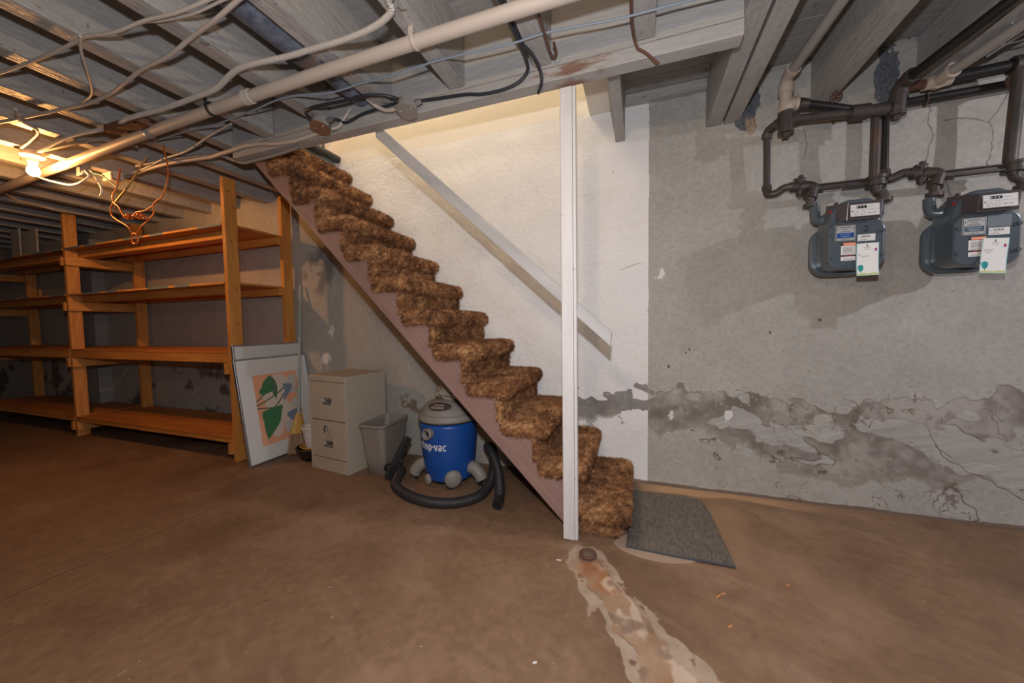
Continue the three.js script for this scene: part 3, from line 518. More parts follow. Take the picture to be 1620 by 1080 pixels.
// ------------------------------------------------------------ lamps
function bareBulb(p, label, hex, cd, drop, glow) {
  const g = thing('bulb_lamp', label, 'lamp', null, p);
  const prof = [[0.0, -0.034], [0.014, -0.031], [0.025, -0.02], [0.030, -0.004], [0.028, 0.012], [0.02, 0.028], [0.0135, 0.038], [0.0135, 0.05]].map(q => new THREE.Vector2(...q));
  mesh('bulb', new THREE.LatheGeometry(prof, 24), new THREE.MeshStandardMaterial({ color: 0xffffff, emissive: 0xffdcae, emissiveIntensity: glow, roughness: 0.4 }), g);
  const h = [[0.0, 0.044], [0.02, 0.044], [0.024, 0.06], [0.026, 0.08], [0.05, 0.086], [0.056, 0.092], [0.056, 0.1], [0, 0.1]].map(q => new THREE.Vector2(...q));
  mesh('lamp_holder', new THREE.LatheGeometry(h, 28), std({ color: 0xcfc6b8, roughness: 0.4 }), g);
  if (drop) mesh('hanging_stem', rod([0, 0.1, 0], [0, drop, 0], 0.008, 8), M.cableWhite, g); else mesh('ceiling_box', new THREE.CylinderGeometry(0.05, 0.05, 0.026, 8).translate(0, 0.113, 0), M.cableWhite, g);
  pointLight(hex, cd, p, 1.2);
}
bareBulb(LAMP_LEFT, 'glowing bare bulb in a ceiling holder beside the long pipe', 0xffb062, 4.0, 0, 30);
bareBulb(LAMP_NEAR, 'bare bulb hanging from a stem in the middle of the basement', 0xffd8ac, 2.9, 0.36, 30);
bareBulb(LAMP_RIGHT, 'bare bulb in a ceiling holder beyond the gas meters', 0xf3f2ff, 11, 0, 30);
{
  const g = thing('globe_lamp', 'white globe ceiling lamp over the stairwell upstairs', 'lamp', null, LAMP_STAIR);
  mesh('globe', new THREE.SphereGeometry(0.1, 24, 16), new THREE.MeshStandardMaterial({ color: 0xffffff, emissive: 0xffe2bd, emissiveIntensity: 20 }), g);
  mesh('canopy', new THREE.CylinderGeometry(0.06, 0.07, 0.26, 20).translate(0, 0.22, 0), M.white, g);
  pointLight(0xfff3e2, 11, LAMP_STAIR, 4);
}

// ------------------------------------------------------------ gas piping
{
  const gp = thing('gas_piping', 'dark iron gas piping with valves and tees, running down the grey wall to two meters', 'gas pipes');
  const pipe = (a, b, r, m = M.iron, n = 'pipe') => mesh(n, metreUV(rod(a, b, r, 16), 'y'), m, gp);
  const bend = (pts, r, m = M.iron, n = 'elbow') => {
    const parts = [tube(pts, r, 6, 14)]; const dir = (a, b) => V(...b).sub(V(...a)).normalize().multiplyScalar(0.011);
    for (const [a, b] of [[pts[0], pts[1]], [pts[pts.length - 1], pts[pts.length - 2]]]) { const d = dir(a, b), A = V(...a); parts.push(rod(A.clone().sub(d).toArray(), A.clone().add(d).toArray(), r * 1.2, 16)); }
    return mesh(n, metreUV(mergeGeometries(parts), 'x'), m, gp);
  };
  const collar = (c, d, r, m = M.iron, n = 'collar') => { const a = V(...c), k = V(...d); return mesh(n, metreUV(rod(a.clone().sub(k).toArray(), a.clone().add(k).toArray(), r, 16), 'x'), m, gp); };
  const hexNut = (c, d, r, m = M.iron, n = 'union_nut') => { const a = V(...c), k = V(...d); return mesh(n, metreUV(rod(a.clone().sub(k).toArray(), a.clone().add(k).toArray(), r, 6), 'x'), m, gp); };
  // pale drop from the ceiling
  pipe([0.815, 2.305, 1.6], [0.728, 2.305, 0.2], 0.024, M.greyPipe);
  bend([[0.728, 2.305, 0.22], [0.723, 2.300, 0.17], [0.7225, 2.28, 0.152], [0.7225, 2.25, 0.15]], 0.028, M.beigePipe);
  pipe([0.7225, 2.26, 0.15], [0.7235, 2.135, 0.15], 0.028, M.beigePipe, 'tee');
  for (const y of [2.262, 2.235, 2.142]) collar([0.7235, y, 0.15], [0, 0.008, 0], 0.034, M.beigePipe);
  pipe([0.7235, 2.175, 0.15], [0.77, 2.172, 0.148], 0.027, M.beigePipe, 'tee_branch'); collar([0.768, 2.172, 0.148], [0.008, 0, 0], 0.034, M.beigePipe);
  pipe([0.724, 2.135, 0.15], [0.726, 2.035, 0.15], 0.031, M.iron, 'tee'); collar([0.726, 2.036, 0.15], [0, 0.008, 0], 0.035); mesh('plug', box(0.712, 0.74, 2.008, 2.03, 0.136, 0.164, 0.003), M.iron, gp);
  collar([0.724, 2.128, 0.15], [0, 0.009, 0], 0.034);
  // branch to the left and its drop
  bend([[0.70, 2.095, 0.13], [0.682, 2.095, 0.09], [0.670, 2.088, 0.066], [0.667, 2.066, 0.06]], 0.021);
  pipe([0.667, 2.075, 0.06], [0.671, 1.77, 0.06], 0.0165);
  bend([[0.671, 1.785, 0.06], [0.672, 1.757, 0.064], [0.682, 1.744, 0.076], [0.71, 1.745, 0.085], [0.742, 1.764, 0.09], [0.775, 1.765, 0.10]], 0.019);
  // hidden black pipe back to the wall and along it
  pipe([0.77, 2.172, 0.148], [1.06, 2.116, 0.07], 0.022, M.blackIron); collar([0.80, 2.166, 0.14], [0.02, -0.004, -0.005], 0.027);
  pipe([1.05, 2.117, 0.066], [1.72, 2.132, 0.05], 0.0195, M.blackIron);
  pipe([1.173, 2.12, 0.06], [1.177, 1.765, 0.06], 0.017, M.blackIron);
  // front branch
  pipe([0.74, 2.094, 0.15], [1.16, 2.062, 0.15], 0.0205); collar([0.762, 2.092, 0.15], [0.018, 0, 0], 0.027); hexNut([1.03, 2.072, 0.15], [0.036, -0.002, 0], 0.036); collar([1.10, 2.066, 0.15], [0.035, -0.002, 0], 0.029);
  pipe([1.106, 2.06, 0.13], [1.11, 1.742, 0.12], 0.0205); collar([1.16, 2.06, 0.15], [0.012, 0, 0], 0.03);
  pipe([1.178, 2.15, 0.15], [1.172, 2.035, 0.15], 0.03, M.iron, 'tee'); collar([1.172, 2.034, 0.15], [0, 0.008, 0], 0.034); collar([1.178, 2.12, 0.15], [0, 0.008, 0], 0.034); mesh('plug', box(1.156, 1.184, 2.006, 2.028, 0.136, 0.164, 0.003), M.iron, gp);
  bend([[1.178, 2.125, 0.15], [1.18, 2.155, 0.155], [1.184, 2.168, 0.175], [1.19, 2.17, 0.21]], 0.028);
  pipe([1.19, 2.17, 0.2], [1.42, 2.17, 1.9], 0.0225, M.blackIron);
  // grey ceiling pipe, white tee and black pipe to the right
  pipe([1.336, 2.17, 0.16], [1.56, 2.17, 1.4], 0.0225, M.greyPipe); pipe([1.29, 2.172, 0.11], [1.385, 2.176, 0.11], 0.03, M.beigePipe, 'tee'); bend([[1.338, 2.172, 0.11], [1.338, 2.171, 0.13], [1.337, 2.17, 0.16], [1.34, 2.17, 0.19]], 0.027, M.beigePipe);
  pipe([1.215, 2.170, 0.11], [1.30, 2.172, 0.11], 0.021, M.rustIron); pipe([1.38, 2.176, 0.11], [1.66, 2.186, 0.11], 0.026, M.blackIron); bend([[1.60, 2.184, 0.11], [1.64, 2.185, 0.11], [1.655, 2.17, 0.115], [1.655, 2.13, 0.12]], 0.031);
  pipe([1.61, 2.15, 0.12], [1.592, 1.735, 0.12], 0.023); collar([1.62, 2.13, 0.1], [0.02, 0.01, 0], 0.03, M.rustIron);
  // valve, meter bar and swivels for one meter
  const set = (dx, dy, right) => {
    const T = (x, y, z) => [x + dx, y + dy, z];
    hexNut(T(0.785, 1.76, 0.1), [0.014, 0, 0], 0.027); collar(T(0.812, 1.757, 0.1), [0.018, 0, 0], 0.024, M.iron, 'valve_body'); pipe(T(0.812, 1.795, 0.1), T(0.812, 1.715, 0.1), 0.019, M.iron, 'valve_body'); mesh('valve_lever', box(0.783 + dx, 0.832 + dx, 1.794 + dy, 1.804 + dy, 0.09, 0.11, 0.003), M.iron, gp); mesh('valve_lever', box(0.803 + dx, 0.823 + dx, 1.804 + dy, 1.818 + dy, 0.09, 0.11, 0.003), M.iron, gp); hexNut(T(0.812, 1.714, 0.1), [0, 0.008, 0], 0.013);
    bend([T(0.825, 1.757, 0.102), T(0.846, 1.756, 0.108), T(0.862, 1.742, 0.118), T(0.860, 1.70, 0.12)].map((q, i) => i === 3 ? T(0.850, 1.70, 0.12) : q), 0.024);
    mesh('meter_bar', mergeGeometries([box(0.865 + dx, 1.10 + dx, 1.746 + dy, 1.753 + dy, 0.108, 0.136, 0.002), box(0.865 + dx, 1.10 + dx, 1.722 + dy, 1.729 + dy, 0.108, 0.136, 0.002), box(0.865 + dx, 1.10 + dx, 1.728 + dy, 1.747 + dy, 0.118, 0.126, 0.001)]), M.iron, gp);
    collar(T(1.118, 1.737, 0.12), [0, 0.02, 0], 0.036, M.iron, 'bar_end'); collar(T(1.118, 1.752, 0.12), [0, 0.007, 0], 0.041); collar(T(1.118, 1.718, 0.12), [0, 0.006, 0], 0.040);
    bend([T(1.12, 1.712, 0.12), T(1.124, 1.69, 0.12), T(1.143, 1.676, 0.12), T(1.15, 1.655, 0.122), T(1.15, 1.64, 0.124)], 0.0195);
    pipe(T(0.849, 1.70, 0.12), T(0.848, 1.645, 0.122), 0.0185);
    hexNut(T(0.848, 1.648, 0.122), [0, 0.009, 0], 0.031); hexNut(T(1.15, 1.642, 0.124), [0, 0.009, 0], 0.031);
  };
  set(0, 0); set(0.49, -0.006);
  bend([[1.177, 1.79, 0.06], [1.178, 1.765, 0.064], [1.19, 1.752, 0.078], [1.213, 1.758, 0.086], [1.238, 1.769, 0.09], [1.27, 1.763, 0.10]], 0.021);
  // tie wires
  for (const [x, y] of [[0.95, 2.1], [1.33, 2.13]]) { const g = new THREE.TorusGeometry(0.028, 0.0026, 6, 20); g.rotateY(1.4); g.translate(x, y - 0.006, x < 1 ? 0.10 : 0.055); mesh('tie_wire', g, M.rustIron, gp); mesh('tie_wire', tube([[x, y + 0.02, 0.1], [x - 0.01, y + 0.06, 0.11], [x + 0.004, y + 0.10, 0.12], [x - 0.002, y + 0.2, 0.14]], 0.0026), M.rustIron, gp); }
  for (let i = 0; i < 3; i++) { const g = new THREE.TorusGeometry(0.016 + 0.004 * i, 0.0024, 6, 18); g.rotateY(0.3 * i); g.translate(0.93 + 0.01 * i, 2.17 + 0.008 * i, 0.14); mesh('tie_wire', g, M.rustIron, gp); }
  tag(mesh('bent_wire', tube([[1.37, 2.195, 0.42], [1.48, 2.196, 0.36], [1.52, 2.196, 0.33], [1.51, 2.196, 0.29], [1.36, 2.196, 0.28]], 0.0035), M.steel), 'bent steel wire hooked over the pale ceiling pipe', 'wire');
  tag(mesh('grey_conduit', tube([[1.43, 2.19, 0.22], [1.56, 2.265, 0.27], [1.70, 2.345, 0.34]], 0.008), M.steel), 'thin silver conduit slanting up from the tee in the gas pipes', 'conduit');
}
// ------------------------------------------------------------ gas meters
const meterPaint = std({ color: 0x59646b, roughness: 0.22, metalness: 0.15 });
const plateTex = (blue) => canvasTex(256, 256, (c, w, h) => {
  c.fillStyle = '#b9bab6'; c.fillRect(0, 0, w, h); c.strokeStyle = '#5c625f'; c.lineWidth = 8; c.strokeRect(5, 5, w - 10, h - 10);
  c.fillStyle = blue ? '#1f4f9e' : '#56686f'; c.fillRect(16, 124, w - 32, 84);
  c.fillStyle = '#30343a'; c.font = 'bold 30px sans-serif'; c.textAlign = 'center'; c.fillText('AMERICAN', w / 2, 46); c.font = 'bold 24px sans-serif'; c.fillText('AC-250', w / 2, 80); c.fillText('GAS METER', w / 2, 112);
  c.fillStyle = '#c9d4e4'; c.font = '20px sans-serif'; c.fillText('METER DIVISION', w / 2, 154); c.font = 'bold 26px sans-serif'; c.fillText('American', w / 2, 190); c.fillStyle = '#30343a'; c.font = 'bold 20px monospace'; c.fillText('U17M92126', w / 2, 236);
  c.fillStyle = '#3b3f42'; for (const [x, y] of [[26, 62], [230, 52], [28, 172], [228, 170]]) { c.beginPath(); c.arc(x, y, 9, 0, 7); c.fill(); }
});
const warnTex = canvasTex(256, 384, (c, w, h) => {
  c.fillStyle = '#e9e7e2'; c.fillRect(0, 0, w, h); c.fillStyle = '#201a18'; c.fillRect(0, 0, w, 60); c.fillStyle = '#f0641e'; c.beginPath(); c.moveTo(30, 0); c.lineTo(w, 0); c.lineTo(w, 56); c.lineTo(60, 56); c.closePath(); c.fill();
  c.fillStyle = '#fff0dc'; c.font = 'bold 42px sans-serif'; c.textAlign = 'center'; c.fillText('WARNING!', w / 2 + 16, 44);
  c.fillStyle = '#4a4a4c'; for (let i = 0; i < 7; i++) c.fillRect(34, 96 + i * 17, 190 - (i % 3) * 18, 7); c.fillStyle = '#707274'; for (let i = 0; i < 3; i++) c.fillRect(30, 222 + i * 14, 180, 5);
  c.fillStyle = '#201a18'; c.fillRect(0, 262, w, 34); c.fillStyle = '#e0481c'; c.font = 'bold 28px sans-serif'; c.fillText('GAS METER', w / 2 + 10, 290); c.fillStyle = '#2a2a2c'; c.font = '20px sans-serif'; c.fillText('DO NOT TAMPER', w / 2, 338); c.fillRect(40, 354, 170, 8);
});
const barTex = canvasTex(256, 128, (c, w, h) => { c.fillStyle = '#e4e3df'; c.fillRect(0, 0, w, h); c.fillStyle = '#333437'; for (let i = 0, x = 56; x < 190; i++) { const q = 2 + (i * 7 % 5); c.fillRect(x, 18, q, 44); x += q + 3 + (i * 3 % 4); } c.font = '18px monospace'; c.fillText('92126', 60, 88); c.fillRect(20, 100, 120, 6); c.fillRect(14, 40, 26, 8); });
const dialTex = canvasTex(512, 256, (c, w, h) => {
  c.fillStyle = '#dfdeda'; c.fillRect(0, 0, w, h); c.strokeStyle = '#777'; c.lineWidth = 5; c.strokeRect(6, 6, w - 12, h - 12); c.beginPath(); c.moveTo(0, 124); c.lineTo(w, 124); c.stroke();
  c.fillStyle = '#17181a'; c.fillRect(110, 34, 180, 58); c.fillStyle = '#eceae6'; c.font = 'bold 44px monospace'; c.fillText('5 4 3 7', 122 - 4, 78); c.fillStyle = '#55575a'; c.font = '26px sans-serif'; c.fillText('CUBIC FT', 308, 74); c.fillText('N', 66, 76);
  for (const x of [110, 220]) { c.strokeStyle = '#2b2c2e'; c.lineWidth = 4; c.beginPath(); c.arc(x, 188, 36, 0, 7); c.stroke(); c.beginPath(); c.moveTo(x, 188); c.lineTo(x + 22, 166); c.stroke(); c.fillStyle = '#8c4038'; c.fillRect(x - 44, 204, 22, 12); }
  c.fillStyle = '#2b2c2e'; c.fillRect(20, 142, 34, 18); c.font = 'bold 26px sans-serif'; c.fillText('TEMP. COMP', 290, 204);
});
const twoTex = canvasTex(128, 128, (c, w, h) => { c.fillStyle = '#59646b'; c.fillRect(0, 0, w, h); c.strokeStyle = '#1c2225'; c.lineWidth = 10; c.lineCap = 'round'; c.beginPath(); c.moveTo(36, 44); c.quadraticCurveTo(62, 8, 86, 38); c.quadraticCurveTo(84, 70, 34, 104); c.lineTo(100, 104); c.stroke(); });
function gasMeter(x, y, two, label) {
  const g = thing('gas_meter', label, 'gas meter', 'gas meters on the wall', [x, y, 0]);
  mesh('back_cover', extrude(rrect(0.25, 0.25, 0.075, 0, 0), 0.03, 0.098, 0.009, 3), meterPaint, g);
  const s = new THREE.Shape(); s.moveTo(-0.06, -0.105); s.quadraticCurveTo(-0.098, -0.1, -0.098, -0.05); s.lineTo(-0.098, 0.10); s.lineTo(-0.088, 0.165); s.quadraticCurveTo(-0.07, 0.215, -0.02, 0.225); s.lineTo(0.05, 0.225); s.quadraticCurveTo(0.09, 0.215, 0.1, 0.165); s.lineTo(0.102, 0.05); s.lineTo(0.098, -0.05); s.quadraticCurveTo(0.096, -0.1, 0.06, -0.105); s.closePath();
  mesh('body', extrude(s, 0.135, 0.122, 0.012, 3), meterPaint, g);
  mesh('front_cover', extrude(rrect(0.214, 0.232, 0.05, 0, 0.006), 0.032, 0.248, 0.008, 3), meterPaint, g);
  for (const [bx, by] of [[-0.095, 0.055], [-0.095, -0.055], [0.095, 0.06], [0.095, -0.05], [0.03, 0.112], [-0.03, -0.1]]) mesh('bolt', new THREE.CylinderGeometry(0.008, 0.009, 0.012, 6).rotateX(Math.PI / 2).translate(bx, by, 0.284), meterPaint, g);
  mesh('ridge', rod([-0.075, 0.11, 0.255], [-0.075, 0.19, 0.23], 0.008, 10), meterPaint, g);
  mesh('top_bolt', new THREE.CylinderGeometry(0.008, 0.008, 0.01, 6).translate(-0.045, 0.228, 0.19), M.iron, g);
  for (const sx of [-1, 1]) { const c = curve([[sx * 0.128 + 0.018, 0.235, 0.13], [sx * 0.128 + 0.018, 0.19, 0.135], [sx * 0.12 + 0.016, 0.165, 0.142], [sx * 0.088 + 0.012, 0.156, 0.16], [sx * 0.06, 0.156, 0.17]]); mesh('swivel_elbow', new THREE.TubeGeometry(c, 20, 0.022, 14), meterPaint, g); mesh('swivel_nut', rod([sx * 0.098 + 0.012, 0.157, 0.155], [sx * 0.085 + 0.012, 0.156, 0.162], 0.03, 8), meterPaint, g); }
  // index: clear hood with the dials behind it
  const ix = thing0('index_box', g); const q = new THREE.Shape(); q.moveTo(0.20, 0.125); q.lineTo(0.305, 0.118); q.lineTo(0.312, 0.19); q.lineTo(0.205, 0.212); q.closePath();
  const hood = new THREE.ExtrudeGeometry(q, { depth: 0.122, bevelEnabled: true, bevelSize: 0.004, bevelThickness: 0.004, bevelSegments: 2 }); hood.rotateY(-Math.PI / 2); hood.translate(0.072, 0, 0); const hp = hood.attributes.position; for (let i = 0; i < hp.count; i++) if (hp.getZ(i) < 0.25) hp.setX(i, -0.03 + (hp.getX(i) + 0.0) * 0.85 - 0.015); hood.computeVertexNormals();
  mesh('hood', hood, std({ color: 0x554e50, roughness: 0.25, metalness: 0.2 }), ix);
  mesh('dial_plate', plane(0.108, 0.057, dialTex, 0.011, 0.155, 0.3172, -0.07), std({ map: dialTex, roughness: 0.35 }), ix);
  mesh('seal_dot', new THREE.CylinderGeometry(0.006, 0.006, 0.006, 14).rotateZ(Math.PI / 2).translate(-0.084, 0.177, 0.235), std({ color: 0xd01f22, roughness: 0.4 }), ix);
  mesh('name_plate', mergeGeometries([box(-0.083, -0.006, 0.022, 0.1, 0.279, 0.283, 0.001)]), M.steel, g);
  mesh('name_plate_print', plane(0.073, 0.074, null, -0.0445, 0.061, 0.2836), std({ map: plateTex(two), roughness: 0.35, metalness: 0.2 }), g);
  mesh('warning_sticker', plane(0.056, 0.084, null, -0.031, -0.027, 0.2812), std({ map: warnTex, roughness: 0.4 }), g);
  mesh('barcode_sticker', plane(0.066, 0.031, null, 0.036, 0.034, 0.2812), std({ map: barTex, roughness: 0.4 }), g);
  if (two) mesh('marked_number', plane(0.04, 0.04, null, 0.034, 0.076, 0.2811), std({ map: twoTex, roughness: 0.22, metalness: 0.15 }), g);
  else mesh('tape_patch', plane(0.075, 0.05, null, 0.036, 0.078, 0.2811), std({ color: 0x7f8a8f, roughness: 0.12 }), g);
  return g;
}
function thing0(name, parent) { const g = new THREE.Group(); g.name = name; parent.add(g); return g; }
function plane(w, h, t, x, y, z, rx = 0) { const g = new THREE.PlaneGeometry(w, h); if (rx) g.rotateX(rx); g.translate(x, y, z); return g; }
gasMeter(0.976, 1.40, true, 'grey gas meter marked with a 2, with a blue name plate').rotation.y = 0;
gasMeter(1.425, 1.386, false, 'grey gas meter with a patch of clear tape on its front, nearer the corner pipe');
function note(x, y, z, tilt, hand, label) {
  const t = canvasTex(256, 448, (c, w, h) => {
    c.fillStyle = '#a9d6d2'; c.fillRect(0, 0, w, h); c.fillStyle = '#f1f0ea'; c.fillRect(9, 6, w - 18, h - 14);
    c.fillStyle = '#c9d48a'; c.beginPath(); c.moveTo(6, h - 8); c.lineTo(6, h - 26); c.quadraticCurveTo(70, h - 44, 130, h - 24); c.quadraticCurveTo(190, h - 46, w - 6, h - 30); c.lineTo(w - 6, h - 8); c.fill();
    c.fillStyle = '#26262a'; c.beginPath(); c.arc(124, 28, 7, 0, 7); c.fill(); c.fillRect(118, 32, 12, 16); c.fillStyle = '#9a9a9a'; c.fillRect(88, 56, 74, 6); c.fillRect(96, 68, 58, 5); c.fillRect(86, 86, 78, 4);
    c.fillStyle = '#2f9fa0'; c.beginPath(); c.arc(48, 330, 34, Math.PI, 0); c.quadraticCurveTo(80, 372, 56, 392); c.lineTo(40, 392); c.quadraticCurveTo(16, 372, 14, 330); c.fill(); c.fillStyle = '#9c6b4a'; c.fillRect(42, 396, 12, 12); c.strokeStyle = '#1f7f82'; c.lineWidth = 3; for (const q of [-14, 0, 14]) { c.beginPath(); c.moveTo(48 + q * 0.6, 300); c.lineTo(48 + q, 388); c.stroke(); }
    c.fillStyle = '#a8377e'; c.beginPath(); c.arc(222, 92, 16, Math.PI, 0); c.lineTo(224, 120); c.lineTo(216, 120); c.fill(); c.fillStyle = '#bfe3e4'; c.fillRect(182, 112, 34, 7);
    c.fillStyle = '#55585c'; c.font = 'italic 30px serif'; c.save(); c.translate(16, 168); c.rotate(-0.08); c.fillText(hand[0], 0, 0); c.fillText(hand[1], 26, 30); c.restore();
  });
  const g = new THREE.PlaneGeometry(0.083, 0.152, 6, 10), p = g.attributes.position; for (let i = 0; i < p.count; i++) { const v = p.getY(i); p.setZ(i, 0.006 * Math.max(0, -v / 0.076) ** 2); }
  const b = g.clone(); b.scale(1, 1, 1); const ix = b.index.array; for (let i = 0; i < ix.length; i += 3) { const q = ix[i]; ix[i] = ix[i + 1]; ix[i + 1] = q; } b.translate(0, 0, -0.0012); b.computeVertexNormals(); g.computeVertexNormals();
  const grp = thing('note_sheet', label, 'note', 'notes on the gas meters', [x, y, z]); grp.rotation.z = tilt;
  mesh('sheet', g, std({ map: t, roughness: 0.8 }), grp); mesh('backing', b, std({ color: 0xe6e4dc, roughness: 0.85 }), grp);
}
note(1.016, 1.331, 0.2865, 0.01, ['W', '702353'], 'white note sheet with a teal balloon, stuck to the meter marked 2');
note(1.445, 1.315, 0.2865, -0.07, ['9/19/21', '527'], 'white note sheet with a teal balloon, stuck askew to the meter with clear tape');


// ------------------------------------------------------------ storage shelving
{
  const sh = thing('storage_shelving', 'tall home-built pine and plywood storage shelving along the back wall, mostly empty', 'shelving');
  const COLS = [[-3.0, -2.972], [-5.30, -5.16], [-7.62, -7.52]];
  let k = 0;
  for (const [xf, xb] of COLS) {
    mesh('post', box(xf, xf + 0.038, 0, 2.198, 0.47, 0.56, 0.002, 'y', k++ * 0.77), M.pine, sh);
    mesh('post', box(xb, xb + 0.038, 0, 2.19, 0.03, 0.118, 0.002, 'y', k++ * 0.77), M.pine, sh);
  }
  const LV = [0.195, 0.868, 1.408, 1.850];
  const edge = mapTex(512, 16, 0, 0, 2.3, 0.05, (x, y) => { const n = vn(x * 3.1 + 2, 3.3); let c = mix3([214, 160, 88], [188, 130, 66], fbm(x * 30, y * 200, 2)); if (n > 0.56) c = [104, 124, 140]; return [...c, 0.5]; }, false);
  const edgeM = std({ map: edge.map, roughness: 0.6 });
  LV.forEach((y, i) => {
    for (const [xa, xe, bay] of [[-5.262, -2.952, 0], [-7.58, -5.302, 1]]) {
      const x0 = xa, x1 = bay ? xe : -3.002, off = i * 1.3 + bay * 0.6;
      mesh('shelf_board', mergeGeometries([box(x0, xe, y - 0.016, y, 0.02, 0.468, 0.001, 'x', off), box(x0, x1, y - 0.016, y, 0.468, 0.564, 0.001, 'x', off)]), M.ply, sh);
      if (i > 1) mesh('painted_edge', box(x0 + 0.003, x1 - 0.003, y - 0.016, y, 0.5642, 0.5652, 0, 'x', off), edgeM, sh);
      const zr = 0.462, rh = i === 0 ? 0.03 : i === 1 ? 0.07 : 0.062;
      const zf = i < 2 ? 0.562 : zr;
      mesh('rail', box(x0, bay || i < 2 ? x1 : -3.135, y - 0.016 - rh, y - 0.0165, zf - (i < 2 ? 0.036 : 0.09), zf, 0.002, 'x', off + 0.2), M.pine, sh);
      mesh('rail', box(x0, xe, y - 0.016 - (i < 2 ? 0.07 : 0.06), y - 0.0165, 0.12, 0.158, 0.002, 'x', off + 0.5), M.pine, sh);
    }
    const yc = y - (i === 0 ? 0.05 : i === 1 ? 0.09 : 0.08);
    for (const [xf, xb] of COLS) for (const s of [1, -1]) {
      if (s < 0 && xf < -7) continue; if (s > 0 && xf > -3.1) continue; if (xf > -3.1 && i > 1) continue;
      const x0 = s > 0 ? xf + 0.0385 : xf - 0.0385, hgt = 0.085;
      mesh('cleat', box(x0, x0 + 0.038, Math.max(yc - hgt, 0.03), yc, 0.06, 0.575, 0.002, 'z', i * 0.9 + xf), M.pine, sh);
    }
  });
  // knots and nail heads on the near post
  const dark = std({ color: 0x3b2413, roughness: 0.8 });
  for (const [y, z] of [[2.1, 0.53], [1.98, 0.5], [1.72, 0.52], [1.35, 0.5], [1.08, 0.51], [0.66, 0.5], [0.3, 0.52], [0.16, 0.51]]) mesh('nail_hole', new THREE.CylinderGeometry(0.005, 0.005, 0.002, 8).rotateZ(Math.PI / 2).translate(-2.9615, y, z), dark, sh);
  // odds and ends standing on the far bay
  const scrap = (name, x0, x1, y0, y1, z, tilt, label) => { const g = box(-(x1 - x0) / 2, (x1 - x0) / 2, 0, y1 - y0, -0.008, 0.008, 0.001, 'y'); const o = mesh(name, g, std({ color: 0xa3a09a, roughness: 0.8 })); o.position.set((x0 + x1) / 2, y0, z); o.rotation.set(-0.03, 0, tilt); tag(o, label, 'board'); };
  scrap('scrap_board', -6.49, -6.31, 1.866, 2.16, 0.5, 0.10, 'narrow grey scrap board standing on the top shelf of the far bay');
  scrap('scrap_board', -6.25, -5.95, 1.866, 2.12, 0.5, 0.07, 'wide grey scrap board standing on the top shelf of the far bay');
  tag(mesh('wood_chunk', metreUV(roughen(new THREE.BoxGeometry(0.30, 0.035, 0.05, 14, 3, 4), 0.006, 14).rotateY(0.04).translate(-2.67, 2.178, 1.228), 'x'), std({ color: 0x6f4a33, roughness: 0.85 })), 'splintered brown wood block nailed across two joists by the pipe', 'wood block');
  tag(mesh('broken_strip', box(-6.95, -6.92, 1.409, 1.56, 0.18, 0.2, 0.002), M.pine), 'short pine offcut standing on the second highest shelf of the far bay', 'offcut');
}
// ------------------------------------------------------------ framed pictures leaning on the shelving
function framed(x, z0, z1, h, lean, label, art) {
  const w = z1 - z0, g = thing('framed_picture', label, 'picture', null, [x, 0.002, (z0 + z1) / 2]);
  g.rotation.set(-lean, Math.PI / 2, 0, 'YXZ');
  for (const [a, b, c, d] of [[-w / 2, w / 2, 0, 0.012], [-w / 2, w / 2, h - 0.012, h], [-w / 2, -w / 2 + 0.012, 0.012, h - 0.012], [w / 2 - 0.012, w / 2, 0.012, h - 0.012]]) mesh('frame_side', box(a, b, c, d, -0.011, 0.011, 0.002), M.steel, g);
  mesh('backing', box(-w / 2 + 0.006, w / 2 - 0.006, 0.006, h - 0.006, -0.01, -0.004, 0), std({ color: 0x8a7a66, roughness: 0.9 }), g);
  mesh('print', plane(w - 0.02, h - 0.02, null, 0, h / 2, 0.001), new THREE.MeshPhysicalMaterial({ map: art, roughness: 0.75, clearcoat: 0.6, clearcoatRoughness: 0.08 }), g);
}
